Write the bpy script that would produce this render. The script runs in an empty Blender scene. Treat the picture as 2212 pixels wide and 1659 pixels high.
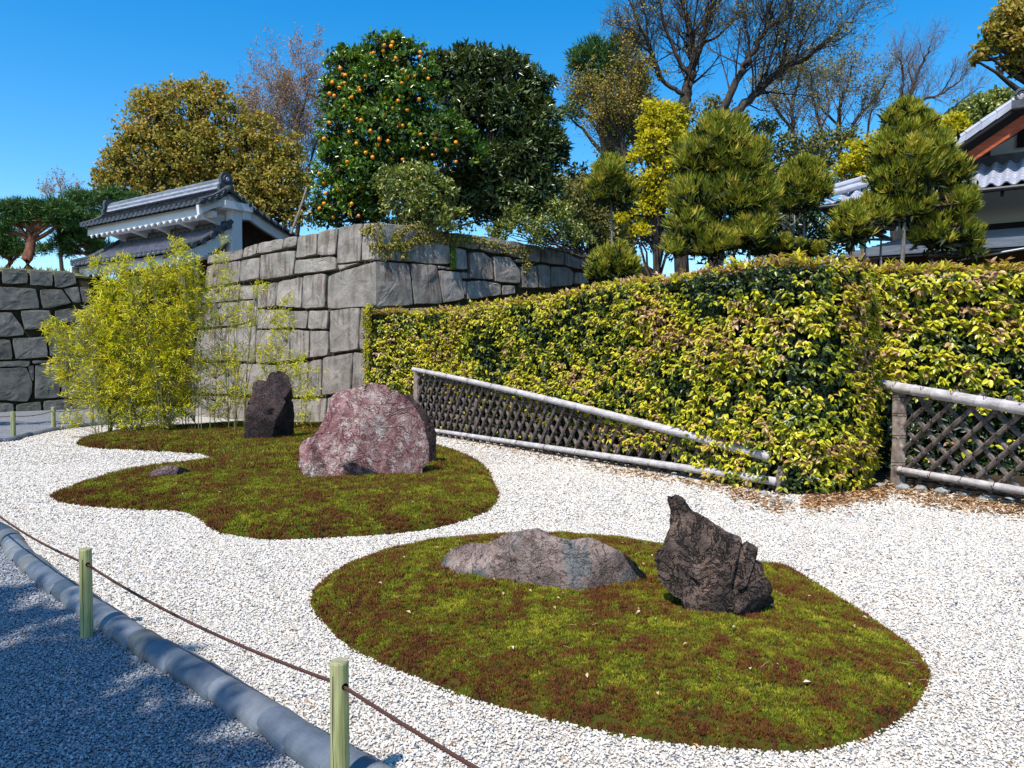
import bpy, math, random
import numpy as np
from mathutils import Vector, noise
random.seed(7); RN = np.random.RandomState(11)
SC = bpy.context.scene; COL = SC.collection
# ------------------------------------------------------------------ camera, sky, sun, exposure
PITCH = math.radians(-1.94); FPX = 769.0; CAMZ = 1.6
cam = bpy.data.cameras.new('camera'); cam_o = bpy.data.objects.new('camera', cam); COL.objects.link(cam_o)
cam_o.location = (0, 0, CAMZ); cam_o.rotation_euler = (math.radians(90) + PITCH, 0, 0)
cam.sensor_width = 36; cam.lens = FPX / 1024 * 36; cam.clip_start = .05; cam.clip_end = 2000
SC.camera = cam_o
SUNV = Vector((-.32, -.55, 1.0)).normalized()
sun = bpy.data.lights.new('sun', 'SUN'); sun_o = bpy.data.objects.new('sun', sun); COL.objects.link(sun_o)
sun.energy = 4.1; sun.angle = math.radians(.5); sun.color = (1, .955, .88)
sun_o.rotation_euler = SUNV.to_track_quat('Z', 'Y').to_euler()
W = bpy.data.worlds.new('World'); SC.world = W; W.use_nodes = True
wn = W.node_tree; bg = wn.nodes['Background']
sky = wn.nodes.new('ShaderNodeTexSky'); sky.sky_type = 'NISHITA'; sky.sun_disc = False
sky.sun_elevation = math.asin(SUNV.z); sky.sun_rotation = math.atan2(SUNV.x, SUNV.y)
sky.air_density = 1.0; sky.dust_density = .6; sky.ozone_density = 1.6; sky.altitude = 300
hs = wn.nodes.new('ShaderNodeHueSaturation'); hs.inputs['Saturation'].default_value = 1.5; hs.inputs['Hue'].default_value = .497
wn.links.new(sky.outputs[0], hs.inputs['Color']); wn.links.new(hs.outputs[0], bg.inputs[0])
bg.inputs[1].default_value = .15
vs = SC.view_settings; vs.view_transform = 'Standard'; vs.look = 'None'; vs.exposure = 0.60; vs.gamma = 1; vs.use_curve_mapping = False
cy = SC.cycles; cy.use_denoising = True; cy.max_bounces = 6; cy.diffuse_bounces = 3; cy.glossy_bounces = 2
cy.transmission_bounces = 3; cy.transparent_max_bounces = 4; cy.sample_clamp_indirect = 6
try: cy.denoiser = 'OPENIMAGEDENOISE'; cy.denoising_prefilter = 'ACCURATE'
except Exception: pass
# ------------------------------------------------------------------ measuring helpers (pixels of a 2212 x 1659 view)
K = 1024 / 2212.0
cp, sp = math.cos(PITCH), math.sin(PITCH)
def ray(x, y):
    a = (x * K - 512) / FPX; b = -(y * K - 384) / FPX
    return np.array([a, cp - sp * b, sp + cp * b])
def G(x, y, z=0.0):
    r = ray(x, y); t = (z - CAMZ) / r[2]
    return np.array([0, 0, CAMZ]) + r * t
def D(x, y, d):
    r = ray(x, y); return np.array([0, 0, CAMZ]) + r * (d / r[1])
def PL(x, y, p, n):
    r = ray(x, y); o = np.array([0, 0, CAMZ]); t = np.dot(p - o, n) / np.dot(r, n); return o + r * t
def OG(cx, cy_, s):      # from a zoomed crop (origin in full-size pixels, scale) to the 2212 view
    return lambda x, y: ((cx + x / s) * .54861, (cy_ + y / s) * .54861)
def nrm(a): a = np.asarray(a, float); return a / (np.linalg.norm(a, axis=-1, keepdims=True) + 1e-9)
def catmull(P, n=8):
    P = np.asarray(P, float); Q = np.vstack([2*P[0]-P[1], P, 2*P[-1]-P[-2]]); out = []
    for i in range(1, len(Q) - 2):
        a, b, c, d = Q[i-1], Q[i], Q[i+1], Q[i+2]
        for k in range(n):
            t = k / n
            out.append(.5*((2*b)+(-a+c)*t+(2*a-5*b+4*c-d)*t*t+(-a+3*b-3*c+d)*t**3))
    out.append(Q[-2]); return np.array(out)
def inpoly(P, poly):
    x, y = P[:, 0], P[:, 1]; r = np.zeros(len(P), bool); n = len(poly); j = n - 1
    for i in range(n):
        xi, yi = poly[i][:2]; xj, yj = poly[j][:2]
        c = ((yi > y) != (yj > y)) & (x < (xj - xi) * (y - yi) / (yj - yi + 1e-12) + xi); r ^= c; j = i
    return r
def polydist(P, poly):
    d = np.full(len(P), 1e9); A = np.asarray(poly)[:, :2]; B = np.roll(A, -1, 0)
    for a, b in zip(A, B):
        ab = b - a; t = np.clip(((P[:, :2] - a) @ ab) / (ab @ ab + 1e-12), 0, 1)
        d = np.minimum(d, np.linalg.norm(P[:, :2] - (a + t[:, None] * ab), axis=1))
    return d
# ------------------------------------------------------------------ objects
def tag(o, label=None, cat=None, group=None, kind=None):
    if label: o['label'] = label
    if cat: o['category'] = cat
    if group: o['group'] = group
    if kind: o['kind'] = kind
    return o
def thing(name, label, cat, loc=(0, 0, 0), group=None, rz=0):
    o = bpy.data.objects.new(name, None); COL.objects.link(o); o.location = loc; o.rotation_euler = (0, 0, rz)
    o.empty_display_size = .2
    return tag(o, label, cat, group)
def mk(name, V, F, mat=None, parent=None, smooth=False, attr=None, loc=None, world=True, org=None):
    """V (n,3); F array (m,3)/(m,4) or list of lists; world=True: V in world space"""
    me = bpy.data.meshes.new(name); V = np.asarray(V, float)
    if org is None: org = np.array(loc if (loc is not None and world) else (0, 0, 0), float)
    base = np.array(parent_org(parent)) if parent is not None else np.zeros(3)
    if isinstance(F, np.ndarray) and F.ndim == 2:
        Vl = V - org - (base if (world and loc is None) else 0)
        me.vertices.add(len(Vl)); me.vertices.foreach_set('co', Vl.astype(np.float32).ravel())
        k = F.shape[1]; me.loops.add(F.size); me.loops.foreach_set('vertex_index', F.astype(np.int32).ravel())
        me.polygons.add(len(F)); me.polygons.foreach_set('loop_start', np.arange(0, F.size, k, dtype=np.int32))
        try: me.polygons.foreach_set('loop_total', np.full(len(F), k, dtype=np.int32))
        except Exception: pass
        me.update(calc_edges=True)
    else:
        Vl = V - org - (base if (world and loc is None) else 0)
        me.from_pydata([tuple(v) for v in Vl], [], [list(map(int, f)) for f in F]); me.update()
    if attr is not None:
        a = me.attributes.new('tint', 'FLOAT', 'POINT'); a.data.foreach_set('value', np.asarray(attr, np.float32))
    if smooth: me.polygons.foreach_set('use_smooth', np.ones(len(me.polygons), bool))
    if mat: me.materials.append(mat)
    o = bpy.data.objects.new(name, me); COL.objects.link(o)
    if parent is not None:
        o.parent = parent
        if loc is not None: o.location = np.array(loc) - base
    elif loc is not None: o.location = loc
    return o
def parent_org(p):
    v = np.zeros(3)
    while p is not None: v += np.array(p.location); p = p.parent
    return v
def inst(src, parent, loc, rot=(0, 0, 0), scale=(1, 1, 1), name=None):
    o = src.copy(); COL.objects.link(o); o.parent = parent
    o.location = np.array(loc) - (parent_org(parent) if parent is not None else 0); o.rotation_euler = rot; o.scale = scale
    return o
class MB:
    def __init__(s): s.V = []; s.F = []; s.n = 0; s.T = []
    def add(s, V, F, t=0.0):
        V = np.asarray(V, float); s.V.append(V); s.F += [[int(i) + s.n for i in f] for f in F]; s.n += len(V); s.T.append(np.full(len(V), t)); return s
    def box(s, c, size, ax=None, t=0.0):
        h = np.array(size) / 2; ax = np.eye(3) if ax is None else np.array(ax)
        V = [np.array(c) + sx*h[0]*ax[0] + sy*h[1]*ax[1] + sz*h[2]*ax[2] for sx in (-1, 1) for sy in (-1, 1) for sz in (-1, 1)]
        return s.add(V, [(0,1,3,2),(4,6,7,5),(0,4,5,1),(2,3,7,6),(0,2,6,4),(1,5,7,3)], t)
    def tube(s, P, R, k=8, cap=True, t=0.0, up=(0, 0, 1), arc=None, jit=0):
        P = np.asarray(P, float); n = len(P); R = np.full(n, R) if np.isscalar(R) else np.asarray(R, float)
        T = nrm(np.gradient(P, axis=0)); u0 = np.array(up, float)
        V = []
        for i in range(n):
            u = u0 - T[i] * (u0 @ T[i])
            if np.linalg.norm(u) < .05: u = np.array([1, .1, 0]) - T[i] * (np.array([1, .1, 0]) @ T[i])
            u = u / np.linalg.norm(u); w = np.cross(T[i], u)
            for j in range(k):
                a = (arc[0] + (arc[1]-arc[0]) * j / (k-1)) if arc else 2 * math.pi * j / k
                rr = R[i] * (1 + jit * (RN.rand() - .5))
                V.append(P[i] + rr * (math.cos(a) * w + math.sin(a) * u))
        F = []
        kk = k - 1 if arc else k
        for i in range(n - 1):
            for j in range(kk):
                a = i*k + j; b = i*k + (j+1) % k; F.append((a, b, b + k, a + k))
        if cap and not arc: F.append(list(range(k))[::-1]); F.append([(n-1)*k + j for j in range(k)])
        return s.add(V, F, t)
    def prism(s, poly, n, th, t=0.0):      # polygon of 3-D points pushed back by th along n
        A = np.asarray(poly, float); B = A + np.asarray(n) * th; m = len(A)
        F = [list(range(m)), list(range(2*m - 1, m - 1, -1))] + [[i, i + m, (i+1) % m + m, (i+1) % m] for i in range(m)]
        return s.add(np.vstack([A, B]), F, t)
    def build(s, name, mat, parent=None, smooth=False, loc=None, world=True, tint=False):
        return mk(name, np.vstack(s.V), s.F, mat, parent, smooth, np.concatenate(s.T) if tint else None, loc, world)
def prisms(A, B, ra, rb, k=4):
    A = np.asarray(A, float); B = np.asarray(B, float); n = len(A); d = nrm(B - A)
    h = np.where(np.abs(d[:, 2:3]) < .9, np.array([[0, 0, 1.]]), np.array([[1., 0, 0]])); u = nrm(np.cross(d, h)); w = np.cross(d, u)
    an = np.arange(k) * 2 * math.pi / k; c = np.cos(an)[None, :, None]; s_ = np.sin(an)[None, :, None]
    ring = c * u[:, None, :] + s_ * w[:, None, :]
    V = np.concatenate([A[:, None] + ring * np.asarray(ra)[:, None, None], B[:, None] + ring * np.asarray(rb)[:, None, None]], 1).reshape(-1, 3)
    j = np.arange(k); f = np.stack([j, (j+1) % k, (j+1) % k + k, j + k], 1)
    F = (f[None] + (np.arange(n) * 2 * k)[:, None, None]).reshape(-1, 4)
    return V, F
# ------------------------------------------------------------------ foliage
def rdir(n): return nrm(RN.normal(size=(n, 3)))
def leafmesh(P, Dr, U, L, Wd, fold=.2, droop=.15):
    n = len(P); Dr = nrm(Dr); S = nrm(np.cross(Dr, U)); N = np.cross(S, Dr); L = np.broadcast_to(L, n)[:, None]; Wd = np.broadcast_to(Wd, n)[:, None]
    a = P; m = P + Dr * L * .42; b = m + S * Wd * .5 + N * fold * Wd; c = P + Dr * L - N * droop * L; d = m - S * Wd * .5 + N * fold * Wd
    V = np.stack([a, b, c, d], 1).reshape(-1, 3); i = np.arange(n)[:, None] * 4
    F = np.concatenate([i + np.array([[0, 1, 2]]), i + np.array([[0, 2, 3]])], 0)
    return V, F
def foliage(name, P, Dr, U, L, Wd, mat, parent, tint, fold=.2, droop=.15, kind='stuff'):
    V, F = leafmesh(P, Dr, U, L, Wd, fold, droop)
    o = mk(name, V, F, mat, parent, attr=np.repeat(tint, 4))
    if kind: o['kind'] = kind
    return o
def blobs(d, L):
    return [(D(b[0], b[1], d + (b[3] if len(b) > 3 else 0)), b[2] * K * d / FPX) for b in L]
def clumps(B, n, sub=.28, shell=.62, spread=.2, per=30, flat=1.0, low=-.5):
    """leaf positions gathered in clumps near the shell of every blob. returns P, outward, clump tint, offset in clump"""
    w = np.array([r**2 for _, r in B]); w /= w.sum(); Ps, Os, Ts, Qs = [], [], [], []
    for (c, r), f in zip(B, w):
        m = max(1, int(n * f / per)); d = rdir(m); d[:, 2] = np.where(d[:, 2] < low, -d[:, 2], d[:, 2])
        rad = r * (shell + (1.08 - shell) * RN.rand(m) ** .7)
        cc = c + d * rad[:, None] * np.array([1, 1, flat])
        ct = RN.rand(m)
        for _ in range(1):
            q = RN.normal(size=(m, per, 3)) * spread * r * (.6 + .8 * RN.rand(m))[:, None, None] * np.array([1, 1, .75])
            Ps.append((cc[:, None] + q).reshape(-1, 3)); Os.append(np.repeat(d, per, 0)); Ts.append(np.repeat(ct, per)); Qs.append(q.reshape(-1, 3))
    return np.vstack(Ps), np.vstack(Os), np.concatenate(Ts), np.vstack(Qs)
def crown(name, B, n, L, Wd, mat, parent, per=30, spread=.2, out=.5, up=.2, rnd=1.0, radial=.0, droop=.15, fold=.2, shell=.62, flat=1.0, low=-.6, tv=.5, vary=.35):
    P, O, T, Q = clumps(B, n, per=per, spread=spread, shell=shell, flat=flat, low=low)
    k = len(P); dr = O * out + rdir(k) * rnd + nrm(Q) * radial + np.array([0, 0, up]); U = nrm(O * .8 + rdir(k) * .9 + np.array([0, 0, .6]))
    sc = 1 + vary * (RN.rand(k) - .5) * 2
    return foliage(name, P, dr, U, L * sc, Wd * sc, mat, parent, np.clip(T * (1 - tv) + RN.rand(k) * tv, 0, 1), fold, droop)
def limbs_to(B, base, r0, fork, parent, mat, name='trunk', k=6, extra=2, top=None):
    """a trunk from base to a fork point and a limb from it to every blob"""
    mb = MB(); base = np.array(base, float); fork = np.array(fork, float)
    n = 7; t = np.linspace(0, 1, n)[:, None]; mid = base * (1-t) + fork * t; mid[1:-1] += RN.normal(size=(n-2, 3)) * r0 * .5 * np.array([1, 1, .2])
    mb.tube(mid, np.linspace(r0 * 1.15, r0 * .75, n), 8, jit=.15)
    for c, r in B:
        for e in range(extra):
            tgt = c + rdir(1)[0] * r * .45 * (e > 0); s = mid[-1 - (e % 3)]
            L = np.linalg.norm(tgt - s); m = 6; tt = np.linspace(0, 1, m)[:, None]
            bend = np.array([0, 0, .16 * L]) * (tt * (1 - tt)) * 2
            pl = s * (1-tt) + tgt * tt + bend * (1 if tgt[2] > s[2] else -1); pl[1:-1] += RN.normal(size=(m-2, 3)) * L * .03
            mb.tube(pl, np.linspace(r0 * .5, max(.012, r0 * .1), m), 5, cap=False)
    return mb.build(name, mat, parent, smooth=True)
# ------------------------------------------------------------------ materials
class NM:
    def __init__(s, name):
        s.m = bpy.data.materials.new(name); s.m.use_nodes = True; s.t = s.m.node_tree; s.p = s.t.nodes['Principled BSDF']; s.out = s.t.nodes['Material Output']
    def n(s, typ, **kw):
        nd = s.t.nodes.new('ShaderNode' + typ)
        for k_, v in kw.items(): setattr(nd, k_, v)
        return nd
    def l(s, a, b): s.t.links.new(a, b)
    def coord(s, rnd=True, geo=False, scale=(1, 1, 1)):
        mp = s.n('Mapping'); mp.inputs['Scale'].default_value = scale
        if geo: s.l(s.n('NewGeometry').outputs['Position'], mp.inputs[0])
        else: s.l(s.n('TexCoord').outputs['Object'], mp.inputs[0])
        if rnd:
            oi = s.n('ObjectInfo'); v = s.n('VectorMath', operation='SCALE'); v.inputs[0].default_value = (37, 19, 53); s.l(oi.outputs['Random'], v.inputs['Scale']); s.l(v.outputs[0], mp.inputs['Location'])
        return mp.outputs[0]
    def noise(s, c, scale, detail=6, rough=.55, dist=0, out='Fac'):
        nd = s.n('TexNoise'); nd.inputs['Scale'].default_value = scale; nd.inputs['Detail'].default_value = detail; nd.inputs['Roughness'].default_value = rough
        nd.inputs['Distortion'].default_value = dist
        if c is not None: s.l(c, nd.inputs['Vector'])
        return nd.outputs[out]
    def vor(s, c, scale, feature='F1', out='Distance', rand=1):
        nd = s.n('TexVoronoi', feature=feature); nd.inputs['Scale'].default_value = scale; nd.inputs['Randomness'].default_value = rand
        if c is not None: s.l(c, nd.inputs['Vector'])
        return nd.outputs[out]
    def ramp(s, f, stops, interp='LINEAR'):
        nd = s.n('ValToRGB'); cr = nd.color_ramp; cr.interpolation = interp
        while len(cr.elements) < len(stops): cr.elements.new(.5)
        for e, (p_, c) in zip(cr.elements, stops):
            e.position = p_; e.color = (*c, 1) if not np.isscalar(c) else (c, c, c, 1)
        s.l(f, nd.inputs[0]); return nd.outputs[0]
    def mix(s, f, a, b, mode='MIX'):
        nd = s.n('Mix', data_type='RGBA', blend_type=mode)
        if np.isscalar(f): nd.inputs[0].default_value = f
        else: s.l(f, nd.inputs[0])
        for v, i in ((a, 6), (b, 7)):
            if isinstance(v, (tuple, list)): nd.inputs[i].default_value = (*v[:3], 1)
            else: s.l(v, nd.inputs[i])
        return nd.outputs[2]
    def math(s, op, a, b=None):
        nd = s.n('Math', operation=op)
        for v, i in ((a, 0), (b, 1)):
            if v is None: continue
            if np.isscalar(v): nd.inputs[i].default_value = v
            else: s.l(v, nd.inputs[i])
        return nd.outputs[0]
    def attr(s, name='tint', typ='GEOMETRY', out='Fac'):
        nd = s.n('Attribute', attribute_name=name, attribute_type=typ); return nd.outputs[out]
    def bump(s, h, strength=.5, dist=.02):
        nd = s.n('Bump'); nd.inputs['Strength'].default_value = strength; nd.inputs['Distance'].default_value = dist; s.l(h, nd.inputs['Height']); s.l(nd.outputs[0], s.p.inputs['Normal']); return s
    def col(s, c):
        if isinstance(c, (tuple, list)): s.p.inputs['Base Color'].default_value = (*c[:3], 1)
        else: s.l(c, s.p.inputs['Base Color'])
        return s
    def rough(s, v, spec=.3):
        s.p.inputs['Specular IOR Level'].default_value = spec
        if np.isscalar(v): s.p.inputs['Roughness'].default_value = v
        else: s.l(v, s.p.inputs['Roughness'])
        return s
def leafmat(name, stops, rough=.45, trans=.3, spec=.4, tboost=1.3):
    m = NM(name); c = m.ramp(m.attr(), stops)
    m.col(c).rough(rough, spec)
    tr = m.n('BsdfTranslucent'); m.l(m.mix(1.0, c, (tboost, tboost, tboost * .6), 'MULTIPLY'), tr.inputs[0])
    mx = m.n('MixShader'); mx.inputs[0].default_value = trans; m.l(m.p.outputs[0], mx.inputs[1]); m.l(tr.outputs[0], mx.inputs[2]); m.l(mx.outputs[0], m.out.inputs[0])
    return m.m
def simple(name, c, rough=.7, spec=.3, var=.25, scale=8, bump=.3, bd=.01, geo=False, stretch=(1, 1, 1), rnd=True):
    m = NM(name); co = m.coord(rnd=rnd, geo=geo, scale=stretch); f = m.noise(co, scale)
    a = tuple(x * (1 - var) for x in c); b = tuple(min(1, x * (1 + var)) for x in c)
    m.col(m.ramp(f, [(.3, a), (.7, b)])).rough(rough, spec).bump(m.noise(co, scale * 4), bump, bd); return m.m
# stone of the walls: grey granite with brown vertical run-off stains and pale lichen
def wallstone(name, g1, g2, stain, amt=.55, green=(.10, .12, .07)):
    m = NM(name); co = m.coord(rnd=True); st = m.coord(rnd=True, geo=True, scale=(5, 5, .55))
    base = m.ramp(m.noise(co, 3, 8, .65), [(.3, g1), (.72, g2)])
    streak = m.ramp(m.noise(st, 1.6, 7, .62), [(.47, 0.0), (.58, 1.0)])
    gm = m.ramp(m.noise(co, .9, 3), [(.42, 0.15), (.62, 1.0)]); base = m.mix(m.math('MULTIPLY', m.math('MULTIPLY', streak, amt), gm), base, stain)
    st2 = m.coord(rnd=True, geo=True, scale=(9, 9, .5)); pale = m.ramp(m.noise(st2, 1.3, 6, .7), [(.6, 0.0), (.72, 1.0)])
    base = m.mix(m.math('MULTIPLY', pale, .45), base, (.40, .37, .33))
    base = m.mix(m.math('MULTIPLY', m.ramp(m.noise(co, 1.1, 4), [(.5, 0.0), (.75, 1.0)]), .5), base, green)
    spots = m.ramp(m.vor(co, 13), [(.06, 1.0), (.11, 0.0)]); gate = m.ramp(m.noise(co, 2.2, 2), [(.55, 0.0), (.65, 1.0)])
    base = m.mix(m.math('MULTIPLY', m.math('MULTIPLY', spots, gate), .6), base, (.42, .42, .38))
    grain = m.noise(co, 40, 5, .7); base = m.mix(.5, base, m.ramp(grain, [(.3, .35), (.7, 1.3)]), 'MULTIPLY')
    oi = m.n('ObjectInfo'); base = m.mix(.35, base, m.ramp(oi.outputs['Random'], [(0, .55), (1, 1.25)]), 'MULTIPLY')
    m.col(base).rough(.85, .2)
    h = m.math('ADD', m.math('MULTIPLY', m.noise(co, 11, 8, .75), .8), m.math('MULTIPLY', grain, .5)); m.bump(h, .6, .025); return m.m
MAT = {}
MAT['stone_center'] = wallstone('weathered_granite', (.23, .20, .17), (.40, .355, .31), (.11, .062, .048), .85)
MAT['stone_left'] = wallstone('dark_granite', (.10, .10, .088), (.20, .195, .175), (.085, .07, .06), .5)  # darker version of the granite for the left wall
MAT['joint'] = simple('dark_joint_earth', (.02, .018, .015), .95, .05)
MAT['plaster'] = simple('white_plaster', (.68, .68, .66), .8, .2, .06, 1.5, .15, .01)
MAT['plaster_shaded'] = simple('shaded_white_plaster', (.50, .55, .53), .85, .2, .05, 1.5, .1, .01)  # white house walls, with their greenish shade put into the base colour
MAT['tile'] = simple('grey_roof_tile', (.15, .16, .175), .45, .5, .45, 4, .3, .01)
MAT['tile_dark'] = simple('dark_roof_tile', (.05, .055, .06), .5, .5, .4, 6, .3, .01)
MAT['tile_pale'] = simple('pale_roof_tile', (.37, .375, .43), .4, .5, .22, 5, .2, .01)
MAT['wood_dark'] = simple('dark_timber', (.045, .022, .013), .75, .2, .5, 4, .4, .01, stretch=(6, 6, .6))
MAT['wood_red'] = simple('red_brown_bargeboard', (.36, .07, .022), .6, .3, .4, 5, .3, .01, stretch=(1, 1, 6))
MAT['wood_black'] = simple('black_timber', (.012, .011, .011), .7, .2, .3)
MAT['beige'] = simple('brown_plaster', (.16, .11, .06), .9, .1, .1)
MAT['metal'] = simple('grey_metal_roofing', (.12, .13, .15), .4, .6, .3, 2, .1, .005)
MAT['bark'] = simple('grey_bark', (.07, .055, .045), .9, .1, .5, 6, .8, .03, stretch=(3, 3, .5))
MAT['bark_pale'] = simple('pale_bark', (.20, .18, .16), .9, .1, .4, 9, .6, .02, stretch=(3, 3, .5))
MAT['bark_red'] = simple('red_pine_bark', (.17, .075, .045), .9, .1, .5, 7, .9, .03, stretch=(2, 2, .7))
MAT['twig'] = simple('brown_twigs', (.20, .15, .13), .9, .1, .3, 6, .1)
MAT['soil'] = simple('dark_soil', (.045, .032, .02), .95, .05, .5, 5, .8, .03, geo=True, rnd=False)
MAT['iron'] = simple('black_metal', (.02, .02, .022), .5, .4, .2)
# ================================================================== GROUND
edge_px = [(0,1150),(40,1195),(90,1240),(150,1285),(230,1340),(310,1395),(400,1445),(480,1495),(560,1545),(640,1600),(720,1650)]
near = [G(*p) for p in edge_px]
edge_ctrl = [(3.4,-1.2,0),(1.9,.55,0),(.75,1.75,0)] + [tuple(p) for p in near[::-1]] + [(-6.0,8.1,0),(-7.7,9.2,0),(-9.6,10.6,0),(-11.0,12.0,0),(-11.2,13.4,0)] + [tuple(G(*p)) for p in [(0,955),(50,945),(120,930),(200,919),(290,911),(360,904)]] + [(-9.3,21.9,0)]
EDGE = catmull(edge_ctrl, 10)
A_CL = np.array([-3.05, 17.1, 0]); B_CL = np.array([-8.8, 21.2, 0]); CRd = nrm(np.array([5.2, 4.7, 0]))
B_CR = A_CL + CRd * 10.5
n_CL = nrm(np.array([-4.1, -5.75, .07 * 7.06])); n_CR = nrm(np.array([4.7, -5.2, .07 * 7.0]))
white_poly = [tuple(p[:2]) for p in EDGE] + [(-8.9, 21.35), (-3.0, 17.3), (-1.0, 17.6), (1.0, 16.0), (4.0, 11.5), (5.0, 10.6), (9.5, 9.3), (12, 8), (14, 4), (14, -6), (6, -6)]
def gravelmat(name, stops, inst_=False, scale=70, cellc=True):
    m = NM(name)
    if inst_:
        c = m.ramp(m.attr('tint', 'INSTANCER'), stops, 'CONSTANT'); co = m.coord(rnd=False)
        m.col(m.mix(.4, c, m.ramp(m.noise(co, 3, 3), [(.3, .7), (.7, 1.15)]), 'MULTIPLY')).rough(.75, .3); return m.m
    co = m.coord(rnd=False, geo=True)
    vc = m.n('SeparateColor'); m.l(m.vor(co, scale, out='Color'), vc.inputs[0]); c = m.ramp(vc.outputs[0], stops, 'CONSTANT')
    d = m.vor(co, scale); c = m.mix(.8, c, m.ramp(d, [(.35, 1.0), (.75, .35)]), 'MULTIPLY')
    c = m.mix(.5, c, m.ramp(m.noise(co, 1.3, 5), [(.35, .8), (.65, 1.1)]), 'MULTIPLY')
    m.col(c).rough(.85, .2); inv = m.math('SUBTRACT', 1.0, d); m.bump(inv, .9, .012); return m.m
w_stops = [(0, (.62,.56,.48)), (.40, (.67,.64,.58)), (.58, (.54,.46,.37)), (.72, (.71,.66,.58)), (.84, (.50,.42,.33)), (.92, (.28,.29,.31)), (.962, (.11,.125,.15))]
g_stops = [(0, (.19,.205,.23)), (.3, (.26,.275,.30)), (.55, (.34,.345,.35)), (.75, (.14,.155,.18)), (.88, (.45,.44,.42)), (.96, (.36,.27,.2))]
MAT['gravel_white'] = gravelmat('white_gravel_bed', w_stops); MAT['pebble_white'] = gravelmat('white_pebbles', w_stops, True)
MAT['gravel_grey'] = gravelmat('grey_gravel_bed', g_stops); MAT['pebble_grey'] = gravelmat('grey_pebbles', g_stops, True)
def sheet(name, pts, z, mat, **kw):
    o = mk(name, [(p[0], p[1], z) for p in pts], [list(range(len(pts)))], mat); tag(o, kind='structure'); return o
def tri_sheet(name, pts, z, mat):
    from mathutils.geometry import tessellate_polygon
    tr = tessellate_polygon([[Vector((p[0], p[1], 0)) for p in pts]])
    V = [(p[0], p[1], z) for p in pts]; F = []
    for a, b, c in tr:
        cr = (V[b][0]-V[a][0])*(V[c][1]-V[a][1])-(V[b][1]-V[a][1])*(V[c][0]-V[a][0]); F.append([a, b, c] if cr > 0 else [a, c, b])
    return tag(mk(name, V, F, mat), kind='structure')
sheet('ground', [(-400,-300),(400,-300),(400,700),(-400,700)], -.03, MAT['soil'])
sheet('gravel_path', [(-26,-14),(16,-14),(16,26),(-26,26)], -.012, MAT['gravel_grey'])
tri_sheet('gravel_bed', white_poly, -.004, MAT['gravel_white'])
bed_poly = [(-2.9,17.25),(-2.05,16.95),(-.4,14.5),(1.3,12.1),(2.6,10.2),(3.1,9.05),(3.7,8.85),(4.6,9.5),(5.6,8.55),(7.5,7.6),(11,6.2),(16,6),(16,30),(2,30)]
tri_sheet('planting_bed', bed_poly, .004, MAT['soil'])
# ---- pebbles
def geo_inst(name, P, rot, scl, tint, proto, kind='stuff', parent=None):
    me = bpy.data.meshes.new(name); n = len(P); me.vertices.add(n); me.vertices.foreach_set('co', np.asarray(P, np.float32).ravel())
    for nm_, arr, ty, ky in (('rot', rot, 'FLOAT_VECTOR', 'vector'), ('scl', scl, 'FLOAT_VECTOR', 'vector'), ('tint', tint, 'FLOAT', 'value')):
        a = me.attributes.new(nm_, ty, 'POINT'); a.data.foreach_set(ky, np.asarray(arr, np.float32).ravel())
    o = bpy.data.objects.new(name, me); COL.objects.link(o)
    g = bpy.data.node_groups.new(name, 'GeometryNodeTree')
    g.interface.new_socket('Geometry', in_out='INPUT', socket_type='NodeSocketGeometry'); g.interface.new_socket('Geometry', in_out='OUTPUT', socket_type='NodeSocketGeometry')
    gi = g.nodes.new('NodeGroupInput'); go = g.nodes.new('NodeGroupOutput'); ip = g.nodes.new('GeometryNodeInstanceOnPoints'); oi = g.nodes.new('GeometryNodeObjectInfo')
    oi.inputs[0].default_value = proto; oi.inputs['As Instance'].default_value = True
    def na(nm_):
        x = g.nodes.new('GeometryNodeInputNamedAttribute'); x.data_type = 'FLOAT_VECTOR'; x.inputs[0].default_value = nm_; return x.outputs[0]
    g.links.new(gi.outputs[0], ip.inputs['Points']); g.links.new(oi.outputs['Geometry'], ip.inputs['Instance'])
    g.links.new(na('rot'), ip.inputs['Rotation']); g.links.new(na('scl'), ip.inputs['Scale']); g.links.new(ip.outputs[0], go.inputs[0])
    md = o.modifiers.new('scatter', 'NODES'); md.node_group = g
    if kind: o['kind'] = kind
    if parent is not None: o.parent = parent; o.location = -parent_org(parent)
    return o
def proto_obj(name, V, F, mat, smooth=True):
    me = bpy.data.meshes.new(name); me.from_pydata([tuple(v) for v in V], [], [list(map(int, f)) for f in F]); me.materials.append(mat)
    if smooth: me.polygons.foreach_set('use_smooth', np.ones(len(me.polygons), bool))
    return bpy.data.objects.new(name, me)
import bmesh
def ico(sub):
    b = bmesh.new(); bmesh.ops.create_icosphere(b, subdivisions=sub, radius=1); b.verts.ensure_lookup_table()
    V = np.array([v.co[:] for v in b.verts]); F = np.array([[v.index for v in f.verts] for f in b.faces]); b.free(); return V, F
pv, pf = ico(2); pv = pv * (1 + .3 * np.array([noise.noise(Vector(v) * 1.6) for v in pv]))[:, None] * np.array([1, .82, .62])
peb_w = proto_obj('pebble', pv, pf, MAT['pebble_white'], False); peb_g = proto_obj('grey_pebble', pv, pf, MAT['pebble_grey'], False)
moss1_px = [(108,1070),(150,1055),(200,1038),(290,1020),(400,1006),(447,997),(455,988),(440,981),(400,977),(300,971),(200,966),(168,958),(200,945),(300,932),(420,925),(530,918),(640,922),(720,920),(830,935),(930,962),(1000,984),(1045,1010),(1068,1045),(1076,1072),(1062,1095),(1030,1112),(950,1136),(850,1150),(720,1158),(590,1163),(530,1157),(470,1146),(440,1125),(420,1112),(380,1101),(300,1099),(200,1092),(130,1082)]
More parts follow.
